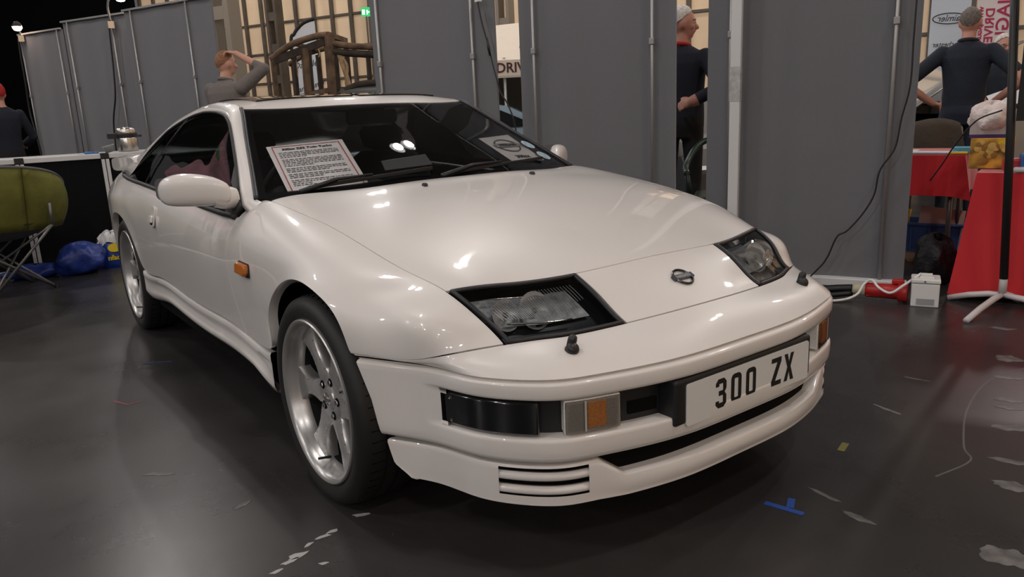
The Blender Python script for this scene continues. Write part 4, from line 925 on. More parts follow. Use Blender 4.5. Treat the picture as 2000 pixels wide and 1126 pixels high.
cable('mains_cable', [(-.17, 2.36, .03), (-.30, 2.22, .018), (-.46, 2.05, .016), (-.7, 1.9, .016)], .016, 'second thick black cable lying along the floor beside the mains cable')
cable('white_flex', [(-.8, 1.75, .008), (-.45, 1.98, .008), (-.20, 2.20, .010), (-.12, 2.30, .035), (-.11, 2.37, .09), (-.075, 2.385, .115), (-.02, 2.36, .085), (.04, 2.37, .065), (.09, 2.41, .11), (.14, 2.48, .168)], .007, 'white flex looping over the red plug into the white box', M_WHITE)
# ---- red clothed tables
M_CLOTH = mat('red_cloth', (.52, .008, .016), .8, bump=(40, .15, .003), sheen=.4)
def cloth(name, c, xd, L, D, h, label, flare=.06, hem=.0, seed=1, drop=None):
    xd = Vector((*xd, 0)).normalized(); yd = Vector((-xd.y, xd.x, 0)); c = Vector((*c, 0)); mb = MB(); rnd = random.Random(seed)
    per = [(i/16*L, 0) for i in range(17)]+[(L, i/8*D) for i in range(1, 9)]+[(L-i/16*L, D) for i in range(1, 17)]+[(0, D-i/8*D) for i in range(1, 8)]
    rows = []; ph = rnd.uniform(0, 6)
    for f in (0, .02, .2, .4, .6, .8, 1.0):
        r = []
        for k, (x, y) in enumerate(per):
            ox = -1 if x == 0 else (1 if x == L else 0); oy = -1 if y == 0 else (1 if y == D else 0)
            cor = 1.9 if ox and oy else 1.0
            w_ = (.012*math.sin(k*1.9+ph)+.010*math.sin(k*.83+ph*2))*f + flare*f*.5*cor+.004
            zz_ = h*(1-f)+hem*f+(-.02 if ox and oy and hem > .03 else 0)*f
            p = c+xd*(x+ox*w_)+yd*(y+oy*w_); r.append((p.x, p.y, max(zz_, .003)))
        rows.append(r)
    mb.grid(rows, closed=True); mb.add(rows[0], [tuple(range(len(per)))]); o = mb.build(name, M_CLOTH, None, smooth=True); o.data.set_sharp_from_angle(angle=.9)
    return tag(o, label, 'tablecloth')
def table(c, xd, L, D, h, label):
    t = empty('trestle_table', (*c, 0), math.atan2(xd[1], xd[0]), label, 'table'); MB().box(.01, L-.01, .01, D-.01, h-.03, h-.005).build('top', mat('table_top', (.35, .30, .24), .6), t)
    for x in (.06, L-.06):
        for y in (.06, D-.06): MB().tube([(x, y, 0), (x, y, h-.03)], .014, 8).build('leg', M_FRM, t, smooth=True)
table((.25, 2.78), (.95, .30), 1.5, .38, .675, 'trestle table hidden under the nearer red cloth'); cloth('table_cloth', (.25, 2.78), (.95, .30), 1.5, .38, .68, 'bright red cloth hanging to the floor over the nearer table', .10, .03, 2)
table((-.60, 2.98), (.95, .30), .64, .6, .735, 'trestle table hidden under the farther red cloth'); cloth('table_cloth', (-.60, 2.98), (.95, .30), .64, .6, .74, 'red cloth with a short hem over the farther table behind the partition', .04, .50, 5)
# things on the tables
t = empty('biscuit_tin', (.125, 2.96, .683), math.atan2(.30, .95), 'square golden biscuit box with a printed biscuit pattern on the red table', 'box')
M_TIN = mat('gold_print', (.42, .22, .03), .4, noise=(16, .8, 1))
MB().box(0, .20, 0, .16, 0, .165).build('box', M_TIN, t, bevel=.004)
for i in range(22):
    rnd = random.Random(i); x = rnd.uniform(.02, .18); z = rnd.uniform(.02, .145); r = rnd.uniform(.012, .022)
    MB().lathe([(r, 0), (r*.9, .002), (0, .003)], 10, frame_m((x, -.001, z), (1, 0, 0), (0, 0, 1))).build('printed_biscuit', mat('biscuit_%d' % (i % 3), ((.55, .33, .06), (.30, .14, .02), (.62, .42, .12))[i % 3], .5), t)
MB().box(.13, .195, -.002, .002, .115, .16).build('printed_flash', mat('yellow_print', (.75, .50, .02), .5), t)
t = empty('carton', (.11, 2.97, .849), math.atan2(.30, .95), 'open white and purple card carton on top of the biscuit box', 'carton')
MB().box(.0, .19, .0, .002, 0, .10).box(0, .19, .13, .132, 0, .10).box(0, .002, 0, .132, 0, .10).box(.188, .19, 0, .132, 0, .10).box(0, .19, 0, .132, 0, .002).build('walls', mat('grey_card', (.50, .44, .42), .7), t)
MB().box(0, .19, -.0015, .0, 0, .018).build('stripe', mat('purple_print', (.06, .02, .12), .5), t)
o = lump('plastic_bag', (.18, 3.05, .875), .095, .085, .085, mat('white_polythene', (.80, .68, .64), .35, bump=(25, .8, .02)), 'crumpled translucent white plastic bag stuffed in the carton', 'bag', 21)
tb = [((.36, 2.93, .683), (.05, .04, .05), 'red_pack', (.40, .02, .03), 'small red packet behind the biscuit box'), ((.42, 2.93, .683), (.03, .05, .07), 'blue_pack', (.02, .12, .35), 'blue packet beside the red packet on the nearer table'), ((.44, 2.86, .683), (.05, .03, .02), 'silver_pack', (.6, .6, .6), 'crumpled silver wrapper at the table edge')]
for p, (a, b, h), nm, colr, lab in tb:
    o = MB().box(-a, a, -b, b, 0, h*1.3).build('packet', mat(nm, colr, .4), None, bevel=.012, seg=3); o.location = p; o.rotation_euler[2] = .5; tag(o, lab, 'packet')
for i, (p, s_, colr, lab, nm) in enumerate((((-.17, 3.20, .743), (.12, .05, .012), (.55, .66, .72), 'pale blue folded cloth lying on the farther red table', 'folded_cloth'), ((-.05, 3.30, .743), (.055, .04, .035), (.12, .42, .62), 'bright blue folded cloth beside the pale one', 'folded_cloth'), ((-.04, 3.20, .743), (.05, .03, .012), (.70, .50, .03), 'yellow duster on the farther red table', 'duster'), ((-.42, 3.25, .743), (.11, .1, .01), (.6, .62, .64), 'stack of pale leaflets on the farther red table', 'leaflets'))):
    o = MB().box(-s_[0], s_[0], -s_[1], s_[1], 0, s_[2]).build(nm, mat('cloth_%d' % i, colr, .8), None, bevel=.005); o.location = p; o.rotation_euler[2] = .3; tag(o, lab, 'cloth' if i < 3 else 'leaflets')
o = lump('red_bundle', (.42, 3.06, .682), .07, .06, .06, mat('crimson_wool', (.25, .01, .03), .9), 'crimson bundle of cloth behind the plastic bag', 'cloth', 33)
# crate and bag under the far table
t = empty('plastic_crate', (-.52, 3.50, .06), math.atan2(.30, .95), 'blue plastic storage crate under the farther red table', 'crate')
M_CRT = mat('crate_blue', (.05, .10, .28), .35)
mb = MB(); pr = [(0, .02, .30, .02, .23, 0), (0, 0, .34, 0, .25, .19)]
mb.box(.03, .37, .02, .26, 0, .006)
for (a, b) in (((.02, .01), (.38, .01)), ((.38, .01), (.38, .27)), ((.38, .27), (.02, .27)), ((.02, .27), (.02, .01))):
    mb.add([(a[0], a[1], .19), (b[0], b[1], .19), (b[0]*.9+.02, b[1]*.9+.014, 0), (a[0]*.9+.02, a[1]*.9+.014, 0)], [(0, 1, 2, 3)])
mb.build('tub', M_CRT, t); MB().tube([(.01, 0, .19), (.39, 0, .19), (.39, .28, .19), (.01, .28, .19)], .012, 6, closed=True).build('rim', M_CRT, t)
for x in (.09, .20, .31): MB().box(x-.006, x+.006, .003, .012, .02, .17).build('rib', M_CRT, t)
t2 = empty('pallet_box', (-.52, 3.48, 0), math.atan2(.30, .95), 'tan plastic tray under the blue crate', 'tray')
MB().prism([(0, .058), (0, .04), (.06, .035), (.09, .0), (.20, .0), (.23, .035), (.40, .04), (.40, .058)], 0, .26, frame_m((0, .26, 0), (1, 0, 0), (0, 0, 1))).build('tray', mat('tan_plastic', (.30, .21, .13), .6), t2)
o = MB().box(0, .26, 0, .012, 0, .15).build('cardboard_sheet', mat('pinkish_card', (.58, .42, .38), .7), None); o.location = (-.42, 3.58, .22); o.rotation_euler = (-.2, .1, .3); tag(o, 'pale pinkish cardboard sheet standing in the blue crate', 'cardboard')
o = MB().tube([(0, 0, 0), (.01, .02, .09)], [.022, .016], 10).build('yellow_bottle', mat('bottle_yellow', (.70, .48, .03), .4), None, smooth=True); o.location = (-.50, 3.58, .25); tag(o, 'yellow bottle top poking out of the blue crate', 'bottle')
o = lump('black_bag', (-.03, 3.0, 0), .11, .09, .15, mat('black_nylon', (.006, .005, .009), .6, bump=(18, .6, .03)), 'slumped black bag on the floor against the red cloth', 'bag', 12)
# stand with splayed white feet
t = empty('banner_stand', (.455, 2.70, 0), .5, 'tall black banner stand pole on curved white feet before the red table', 'stand')
MB().tube([(0, 0, .06), (0, .0, .16)], .019, 12).build('socket', mat('grey_sleeve', (.42, .40, .39), .5), t, smooth=True)
MB().tube([(0, 0, .15), (-.035, .02, .9), (-.08, .05, 1.7)], .020, 12).build('pole', mat('pole_black', (.008, .008, .009), .5), t, smooth=True)
for a, l_ in ((-2.05, 1.), (-.62, 1.), (.9, .35), (2.75, .6)):
    MB().tube([(0, 0, .065), (.10*math.cos(a)*l_, .10*math.sin(a)*l_, .062), (.26*math.cos(a)*l_, .26*math.sin(a)*l_, .042), (.42*math.cos(a)*l_, .42*math.sin(a)*l_, .012)], [.014, .016, .016, .015], 10).build('foot', mat('foot_white', (.60, .56, .56), .45), t, smooth=True)
# roll of slatted banner hanging on that pole at the picture's edge
MB().box(-.02, .30, -.02, .0, .95, 1.75).build('banner_back', mat('black_mesh', (.006, .006, .006), .7), t)
c = cable('thin_wire', [(.33, 2.80, 1.0), (.22, 2.78, .95), (.12, 2.80, .83), (.05, 2.82, .72), (-.02, 2.84, .62)], .004, 'thin black wire drooping past the biscuit box')
# ================================================================== people
def ball(mb, c, r, n=12, M=None):
    c = Vector(c); r = r if hasattr(r, '__len__') else (r, r, r); R = []
    for i in range(n+1):
        th = math.pi*i/n; R.append([(c.x+r[0]*math.sin(th)*math.cos(a), c.y+r[1]*math.sin(th)*math.sin(a), c.z+r[2]*math.cos(th)) for a in np.linspace(0, 2*math.pi, 2*n+1)[:-1]])
    if M is not None: R = [[M @ Vector(p) for p in r_] for r_ in R]
    mb.grid(R, closed=True)
def limb(mb, a, b, ra, rb, k=5):
    a = Vector(a); b = Vector(b); mb.tube([a+(b-a)*i/k for i in range(k+1)], [ra+(rb-ra)*i/k for i in range(k+1)], 14); ball(mb, a, ra, 8); ball(mb, b, rb, 8)
def hand(mb, segs, w, d, up, curl, side, m):
    """w wrist, d direction of the hand, up = back of the hand, side = +-1 which side the thumb leaves"""
    d = Vector(d).normalized(); up = (Vector(up)-d*Vector(up).dot(d)).normalized(); s = d.cross(up)*side; w = Vector(w)
    pc = w+d*.045; Mx = Matrix(((d.x, s.x, up.x, pc.x), (d.y, s.y, up.y, pc.y), (d.z, s.z, up.z, pc.z), (0, 0, 0, 1)))
    ball(mb, (0, 0, 0), (.052, .040, .017), 10, Mx); segs.append((w, w+d*.18, .06, m))
    for k, (off, ln) in enumerate(((.031, .070), (.011, .080), (-.010, .075), (-.030, .058))):
        p = w+d*.085+s*off; q = p+d*ln*.45*math.cos(curl*.5)-up*ln*.45*math.sin(curl*.5)
        e = q+d*ln*.55*math.cos(curl*1.3)-up*ln*.55*math.sin(curl*1.3); limb(mb, p, q, .0100, .0095, 2); limb(mb, q, e, .0095, .008, 2)
    p = w+d*.03+s*.032; q = p+d*.030+s*.026-up*.008; e = q+d*.032+s*.006-up*.012; limb(mb, p, q, .013, .011, 2); limb(mb, q, e, .011, .009, 2)
def person(loc, rz, H, label, top, legs, skin, hair, arms, sleeve='long', collar=None, look=0., nod=0., haircut='short', belly=1., glasses=False, bulk=1.):
    """local frame: x forward, y left; heights for a 1.75 m figure scaled by H"""
    t = empty('person', loc, rz, label, 'person'); k = H/1.75; mb = MB(); seg = []
    V = lambda x, y, z: Vector((x*k, y*k, z*k))
    # trunk from rings: (z, half depth, half width, forward shift)
    ring = [(.80, .105, .165, 0), (.90, .115*belly, .175, .0), (1.0, .120*belly, .170, .012*belly), (1.12, .120*belly, .165, .012), (1.25, .120, .180, .0), (1.36, .110, .195, -.01), (1.43, .085, .180, -.015), (1.475, .060, .11, -.015), (1.50, .055, .065, -.012)]
    R = [[V(fx+a*math.cos(q)*(bulk if z < 1.45 else 1), b*math.sin(q)*(bulk if z < 1.45 else 1), z) for q in np.linspace(0, 2*math.pi, 25)[:-1]] for z, a, b, fx in ring]
    mb.grid(R, closed=True); mb.add(R[0], [tuple(range(24))]); mb.add(R[-1], [tuple(range(24))])
    seg.append((V(0, 0, 1.0), V(-.01, 0, 1.34), .16*k, 'top')); seg.append((V(0, -.12, 1.42), V(0, .12, 1.42), .065*k, 'top')); seg.append((V(0, 0, .82), V(0, 0, .93), .16*k, 'legs'))
    limb(mb, V(-.012, 0, 1.46), V(.012, 0, 1.58), .058*k, .055*k); seg.append((V(-.012, 0, 1.515), V(.012, 0, 1.58), .060*k, 'skin'))
    for s in (-1, 1):
        limb(mb, V(0, .095*s, .86), V(.02, .105*s, .47), .088*k, .060*k); limb(mb, V(.02, .105*s, .47), V(-.02, .11*s, .09), .058*k, .040*k)
        limb(mb, V(-.02, .11*s, .045), V(.16, .13*s, .035), .040*k, .034*k)
        seg += [(V(0, .095*s, .82), V(.02, .105*s, .47), .09*k, 'legs'), (V(.02, .105*s, .47), V(-.02, .11*s, .10), .06*k, 'legs'), (V(-.04, .11*s, .03), V(.18, .13*s, .03), .05*k, 'shoe')]
    for s, (el, wr, hd, up, curl) in zip((-1, 1), arms):      # right arm first
        sh = V(-.012, .185*s*bulk, 1.405); el = V(*el); wr = V(*wr)
        limb(mb, sh, el, .058*k*bulk, .045*k*bulk); limb(mb, el, wr, .043*k, .030*k)
        cut = {'long': 1.0, 'short': 0., 'pushed': .25}[sleeve]; c_ = el+(wr-el)*cut
        if sleeve == 'short': c_ = sh+(el-sh)*.72
        seg.append((sh, el if sleeve != 'short' else c_, .058*k, 'top'))
        if sleeve == 'short':
            limb(mb, sh, c_, .066*k, .060*k); seg.append((c_+(el-c_)*.12, el, .045*k, 'skin')); seg.append((el, wr, .04*k, 'skin'))
        else:
            limb(mb, el, c_, .050*k, .044*k); seg.append((el, c_, .045*k, 'top')); seg.append((c_+(wr-c_)*.2 if sleeve == 'pushed' else wr, wr, .03*k, 'skin'))
        hand(mb, seg, wr, hd, up, curl, -s, 'skin')
    # head
    Mh = Matrix.Translation(V(.02, 0, 1.555)) @ Matrix.Rotation(look, 4, 'Z') @ Matrix.Rotation(nod, 4, 'Y') @ Matrix.Scale(k, 4)
    ball(mb, (0, 0, .105), (.098, .078, .112), 14, Mh); ball(mb, (.025, 0, .045), (.066, .060, .070), 12, Mh); ball(mb, (.060, 0, .012), (.026, .030, .022), 8, Mh)
    limb(mb, Mh @ Vector((.092, 0, .105)), Mh @ Vector((.114, 0, .066)), .010*k, .016*k, 2)                 # nose
    ball(mb, (.086, 0, .122), (.018, .052, .012), 8, Mh); ball(mb, (.086, 0, .036), (.012, .026, .010), 8, Mh)
    for s in (-1, 1): ball(mb, (.002, .080*s, .088), (.020, .010, .033), 8, Mh); ball(mb, (.064, .038*s, .072), (.026, .024, .024), 8, Mh)
    seg.append((Mh @ Vector((0, 0, .02)), Mh @ Vector((0, 0, .16)), .10*k, 'skin'))
    me = bpy.data.meshes.new('body'); me.from_pydata([tuple(v) for v in mb.v], [], mb.f)
    tmp = bpy.data.objects.new('tmp', me); COL.objects.link(tmp); bm = bmesh.new(); bm.from_mesh(me); bmesh.ops.recalc_face_normals(bm, faces=bm.faces); bm.to_mesh(me); bm.free()
    md = tmp.modifiers.new('r', 'REMESH'); md.mode = 'VOXEL'; md.voxel_size = .0105
    sm = tmp.modifiers.new('s', 'SMOOTH'); sm.factor = .5; sm.iterations = 3
    body = bpy.data.meshes.new_from_object(tmp.evaluated_get(bpy.context.evaluated_depsgraph_get())); bpy.data.objects.remove(tmp); bpy.data.meshes.remove(me)
    names = ['top', 'legs', 'skin', 'shoe']; ms = {'top': top, 'legs': legs, 'skin': skin, 'shoe': mat('black_shoe', (.01, .01, .01), .4)}
    for n in names: body.materials.append(ms[n])
    C = np.empty(len(body.polygons)*3); body.polygons.foreach_get('center', C); C = C.reshape(-1, 3); best = np.full(len(C), 1e9); idx = np.zeros(len(C), int)
    for a, b, r, m_ in seg:
        a = np.array(a); d = np.array(b)-a; u = np.clip(((C-a) @ d)/max(d @ d, 1e-9), 0, 1); ds = np.linalg.norm(C-a-u[:, None]*d, axis=1)-r
        w_ = ds < best; best[w_] = ds[w_]; idx[w_] = names.index(m_)
    body.polygons.foreach_set('material_index', idx.tolist()); body.polygons.foreach_set('use_smooth', [True]*len(body.polygons))
    o = bpy.data.objects.new('body', body); COL.objects.link(o); o.parent = t
    # eyes, brows, mouth
    for s in (-1, 1):
        e = MB(); ball(e, (.080, .033*s, .104), (.013, .014, .010), 8, Mh); e.build('eye', mat('eye_white', (.55, .52, .50), .3), o, smooth=True)
        e = MB(); ball(e, (.0905, .033*s, .104), (.004, .006, .006), 6, Mh); e.build('iris', mat('iris', (.03, .03, .04), .3), o, smooth=True)
        MB().tube([Mh @ Vector((.097, .016*s, .124)), Mh @ Vector((.096, .035*s, .129)), Mh @ Vector((.084, .054*s, .124))], .004*k, 6).build('brow', hair, o, smooth=True)
    MB().tube([Mh @ Vector((.088, -.024, .038)), Mh @ Vector((.098, 0, .040)), Mh @ Vector((.088, .024, .038))], .0035*k, 6).build('mouth', mat('lips', (.30, .12, .10), .5), o, smooth=True)
    # hair cap
    h = MB(); Rr = []; rnd = random.Random(int(H*1000))
    for i in range(13):
        th = math.pi*.5*1.42*i/12; r_ = []
        for a in np.linspace(0, 2*math.pi, 33)[:-1]:
            fr_ = math.cos(a)                     # 1 at the brow, -1 at the nape
            lim = (.43-.18*fr_ if fr_ > 0 else .43-.21*fr_)+.012*math.sin(a*11)
            q = min(th, math.pi*lim); g = 1.05 if haircut != 'thick' else 1.13
            if haircut == 'balding' and i < 5: g = .985
            g = 1+(g-1)*(1-.75*(q/(math.pi*lim))**5) if g > 1 else g
            g *= 1+.012*math.sin(a*9+i*1.7)+.010*math.sin(a*5-i)
            r_.append(Mh @ Vector((.098*g*math.sin(q)*math.cos(a)-.004, .080*g*math.sin(q)*math.sin(a), .108+.113*g*math.cos(q))))
        Rr.append(r_)
    h.grid(Rr, closed=True); h.build('hair', hair, o, smooth=True)
    if collar: MB().tube([V(.0+.062*math.cos(a)-.008, .066*math.sin(a), 1.495+.012*math.cos(a)*-1) for a in np.linspace(0, 2*math.pi, 25)[:-1]], .016*k, 8, closed=True).build('collar', collar, o, smooth=True)
    if glasses:
        g = MB()
        for s in (-1, 1): g.tube([Mh @ Vector((.104, .035*s+.022*math.cos(a), .100+.016*math.sin(a))) for a in np.linspace(0, 2*math.pi, 17)[:-1]], .0022, 5, closed=True); g.tube([Mh @ Vector((.104, .056*s, .104)), Mh @ Vector((.0, .086*s, .104))], .002, 5)
        g.tube([Mh @ Vector((.105, -.013, .104)), Mh @ Vector((.105, .013, .104))], .002, 5); g.build('glasses', mat('spectacle_frame', (.10, .08, .07), .3, metal=.6), o)
    return t
SK1 = mat('fair_skin', (.52, .27, .19), .55, noise=(9, .10)); SK2 = mat('ruddy_skin', (.46, .22, .16), .55, noise=(9, .10))
NAVY = mat('navy_knit', (.006, .009, .020), .85, bump=(30, .2, .004)); NAVY2 = mat('navy_polo', (.008, .013, .024), .85, bump=(22, .35, .012))
GREY = mat('grey_hoodie', (.15, .13, .12), .9, bump=(12, .5, .02)); DENIM = mat('dark_denim', (.012, .018, .035), .8, noise=(6, .4)); BLKT = mat('black_trousers', (.006, .006, .007), .85)
WHH = mat('white_hair', (.62, .58, .54), .7, noise=(70, .3), bump=(90, .8, .01)); GRH = mat('grey_hair', (.12, .10, .085), .7, noise=(70, .4), bump=(90, .6, .008)); GIN = mat('ginger_hair', (.22, .10, .045), .7, noise=(60, .4), bump=(90, .6, .008))
view = lambda x, y: math.atan2(CAM[1]-y, CAM[0]-x)          # heading from a spot towards the visitor
# man in the grey hoodie, seen from behind, hand on his head
a = view(-6.3, 1.1); person((-6.36, .96, 0), a+2.25, 1.80, 'young man in a grey hoodie seen from behind, scratching his head', GREY, DENIM, SK1, GIN,
    [((.14, -.42, 1.58), (.03, -.16, 1.74), (-.30, .75, .22), (0, -.2, 1), 1.1), ((.02, .24, 1.12), (.20, .22, .95), (.6, 0, -.8), (0, 1, 0), .5)], 'pushed', GREY, look=-.25, bulk=1.28)
# white-haired man in the gap, facing right with a hand behind his back
a = view(-2.1, 3.2); person((-2.17, 3.22, 0), a+math.pi-.35, 1.80, 'white-haired man in a navy jumper and red collar, hand behind his back', NAVY, BLKT, SK2, WHH,
    [((-.16, -.36, 1.17), (-.20, -.17, 1.08), (-.12, .9, -.30), (-.9, 0, .3), .9), ((.10, .28, 1.12), (.28, .16, 1.05), (.8, -.2, .1), (0, .3, 1), .6)], 'long', mat('red_collar', (.45, .02, .02), .8), look=-1.15, belly=1.05, haircut='thick', bulk=1.05)
# man with his back to us, hands on hips
a = view(-1.05, 5.6); person((-1.07, 5.60, 0), a+math.pi-.1, 1.76, 'man in a navy polo shirt seen from behind with hands on hips', NAVY2, DENIM, SK2, GRH,
    [((-.16, -.44, 1.16), (.0, -.23, .99), (.25, .75, -.30), (0, -.5, 1), .7), ((-.16, .44, 1.16), (.0, .23, .99), (.25, -.75, -.30), (0, .5, 1), .7)], 'short', NAVY2, belly=1.15, haircut='balding')
# man with glasses facing left, papers in hand
a = view(-.95, 6.5); person((-1.16, 6.52, 0), a+.30, 1.56, 'white-haired man in glasses and a navy polo holding papers', NAVY2, DENIM, SK2, WHH,
    [((.05, -.30, 1.14), (.30, -.14, 1.08), (.8, .5, .05), (.1, 0, 1), .6), ((.05, .30, 1.14), (.30, .16, 1.10), (.8, -.4, .0), (.1, 0, 1), .8)], 'short', NAVY2, look=.1, belly=1.1, haircut='thick', glasses=True)
o = MB().box(-.15, .15, -.105, .105, -.001, .001).build('paper_sheet', mat('white_paper', (.75, .75, .76), .6), None); o.location = (-.94, 6.20, 1.02); o.rotation_euler = (.75, -.35, .55); tag(o, 'white sheet of paper in the hands of the man with glasses', 'paper')
# person at the far left in a dark waistcoat
a = view(-8.4, -.9); person((-8.55, -.92, 0), a+math.pi+.2, 1.62, 'person in a dark waistcoat with badges seen from behind, far left', mat('black_waistcoat', (.006, .008, .018), .85), BLKT, SK2, mat('red_cap', (.35, .01, .01), .8),
    [((.02, -.30, 1.12), (.22, -.22, 1.02), (.8, .2, -.3), (0, 0, 1), .6), ((.02, .30, 1.12), (.22, .22, 1.02), (.8, -.2, -.3), (0, 0, 1), .6)], 'long', None, haircut='thick')
# ================================================================== far exhibits
# vintage car body: bare timber frame
M_WOOD = mat('weathered_timber', (.105, .062, .034), .8, noise=(7, .55)); M_WOOD2 = mat('dark_timber', (.030, .020, .013), .85, noise=(9, .4)); M_CANV = mat('torn_canvas', (.33, .22, .12), .9, noise=(12, .4))
CX = Vector((.62, .785, 0))                              # runs to the right across the view
def fp(s, z, d=0.): return Vector((-9.2, 2.5, 0))+CX*s+Vector((-.785, .62, 0))*d+UP*z
vc = empty('vintage_car_frame', fp(.9, 0), 0, 'stripped vintage car body of weathered timber framing', 'car')
off = fp(.9, 0)
def vb(name, pts, w_, m=M_WOOD, h_=None):
    for a_, b_ in zip(pts, pts[1:]): MB().bar(Vector(a_)-off, Vector(b_)-off, w_, h_ or w_).build(name, m, vc)
def vtube(name, pts, r, m=M_WOOD): MB().tube([Vector(p)-off for p in cr_spline(pts, 6)], r, 8).build(name, m, vc, smooth=True)
vtube('roof_rail', [fp(0, 1.95), fp(.18, 2.07), fp(.40, 2.17), fp(.70, 2.24), fp(.84, 2.25)], .045)
vtube('roof_rail', [fp(-.02, 1.93, .9), fp(.3, 2.08, .9), fp(.84, 2.2, .9)], .04)
MB().bar(fp(.05, 1.93)-off, fp(.80, 2.16)-off, .05, .10).build('header', M_WOOD2, vc)
vb('roof_bow', [fp(.84, 2.26), fp(.90, 2.24, .9)], .07); vb('roof_bow', [fp(.4, 2.14), fp(.4, 2.14, .9)], .05)
vtube('drip_rail', [fp(.86, 2.14), fp(1.2, 2.08), fp(1.7, 2.04)], .045); vtube('drip_rail', [fp(.86, 2.02), fp(1.2, 1.98), fp(1.7, 1.93)], .05, M_WOOD2)
for s, z0, z1, w_ in ((.02, 1.2, 1.94, .06), (.33, 1.2, 2.05, .05), (.50, 1.2, 2.08, .10), (.56, 1.25, 2.05, .04), (.86, 1.2, 2.24, .12), (.93, 1.2, 2.15, .05), (1.40, 1.2, 2.0, .05), (1.62, 1.2, 1.98, .08)):
    vb('pillar', [fp(s, z0), fp(s+.015, z1)], w_, M_WOOD if w_ > .055 else M_WOOD2)
for s, z0, z1 in ((.05, 1.2, 1.95), (.45, 1.2, 2.05), (.9, 1.2, 2.15), (1.5, 1.2, 1.98)): vb('rear_pillar', [fp(s, z0, .9), fp(s, z1, .9)], .06, M_WOOD2)
vb('sill', [fp(-.05, 1.38), fp(.45, 1.42), fp(.86, 1.50)], .07); vb('waist_rail', [fp(.52, 1.46), fp(.84, 1.50)], .05, M_WOOD2); vb('waist_rail', [fp(-.05, 1.42, .9), fp(1.6, 1.5, .9)], .06, M_WOOD2)
vb('body_side', [fp(-.05, 1.05), fp(1.0, 1.1)], .05, M_WOOD2, .55)
vtube('torn_lining', [fp(.98, 2.02), fp(1.03, 1.85), fp(1.08, 1.65), fp(1.12, 1.48)], .035, M_CANV); vtube('torn_lining', [fp(1.02, 1.98), fp(1.10, 1.80), fp(1.06, 1.6), fp(1.08, 1.45)], .02, M_CANV)
vtube('torn_lining', [fp(.36, 2.0), fp(.37, 1.8), fp(.35, 1.6)], .012, M_CANV); vtube('torn_lining', [fp(.7, 2.1), fp(.72, 2.0), fp(.7, 1.95)], .012, M_CANV)
mb = MB(); mb.tube([p-off for p in cr_spline([fp(.95, 1.40, -.1), fp(1.15, 1.50, -.1), fp(1.35, 1.55, -.1), fp(1.9, 1.56, -.1)], 8)], .05, 10); mb.build('wing_edge', M_WOOD2, vc, smooth=True)
mb = MB(); mb.grid([[fp(s, z, d)-off for s in np.linspace(1.0, 2.0, 12)] for z, d in ((1.52, -.12), (1.45, -.16), (1.2, -.18), (.6, -.18))]); mb.build('bonnet_side', mat('black_lacquer', (.006, .006, .006), .3), vc, smooth=True)
for d in (.05, .85):
    for s in (-.1, 1.75): MB().lathe([(.0, -.05), (.34, -.05), (.36, 0), (.34, .05), (0, .05)], 28, Matrix.Translation(fp(s, .36, d)-off) @ frame_m((0, 0, 0), CX, (0, 0, 1)).to_3x3().to_4x4()).build('wheel', M_RUB, vc)
MB().box(-.9, 1.0, -.1, .1, .3, .5, Matrix.Rotation(math.atan2(CX.y, CX.x), 4, 'Z')).build('chassis', M_WOOD2, vc)
# feather flag with script lettering behind the frame
fl = empty('feather_flag', (-11.1, 3.6, 0), math.atan2(.785, .62), 'white feather flag with black edging and script lettering behind the timber car frame', 'flag')
prof = [(0, .4)]+[(0, z) for z in np.linspace(.5, 2.36, 10)]+[(.05, 2.46), (.13, 2.56), (.24, 2.64), (.42, 2.70), (.42, .4)]
MB().prism(prof, -.004, .004, Matrix(((1, 0, 0, 0), (0, 0, -1, 0), (0, 1, 0, 0), (0, 0, 0, 1)))).build('sail', mat('flag_white', (.62, .64, .68), .7), fl)
MB().tube(cr_spline([(-.015, 0, 0), (-.015, 0, 1.4), (-.015, 0, 2.36), (.05, 0, 2.50), (.13, 0, 2.60), (.24, 0, 2.68), (.42, 0, 2.74)], 6), .03, 8).build('pole_sleeve', mat('flag_black', (.01, .01, .01), .7), fl, smooth=True)
text_mesh('Daimler', .15, frame_m((.22, -.008, 2.0), (1, 0, .12), (0, 0, 1)), 'lettering', MATS['flag_black'], fl, depth=.001, shear=.3)
text_mesh('Lanchester', .125, frame_m((.23, -.008, 1.63), (1, 0, .25), (0, 0, 1)), 'lettering', MATS['flag_black'], fl, depth=.001, shear=.35)
# steel columns of the hall
lattice((-14.85, 3.68, 0), .50, 9, 'large lattice steel column left of the man in the grey hoodie')
lattice((-22.65, 7.7, 0), .36, 9, 'slim lattice steel column above the timber car frame', m=M_STEEL)
lattice((-18.9, 9.35, 0), .34, 9, 'lattice steel column below the green exit sign', m=M_STEEL)
lattice((-14.9, 10.98, 0), .30, 9, 'lattice steel column seen above the white tent canopy')
# exit sign
ex = empty('exit_sign', (-18.04, 8.56, 3.74), math.atan2(.785, .62), 'small lit green running man exit sign on a steel column', 'sign')
MB().box(-.13, .13, -.02, .03, 0, .24).build('case', mat('sign_green', (.01, .32, .09), .4, emit=(.01, .45, .12), estr=.9), ex)
mb = MB(); mb.box(-.10, -.03, -.024, -.021, .05, .18); mb.box(.02, .05, -.024, -.021, .05, .17); mb.box(.055, .10, -.024, -.021, .10, .13); mb.build('pictogram', mat('sign_white', (.9, .95, .9), .5, emit=(.8, 1, .85), estr=1.6), ex)
MB().box(-.02, .02, -.02, .03, -3.74, 0).build('bracket', M_STEEL, ex)
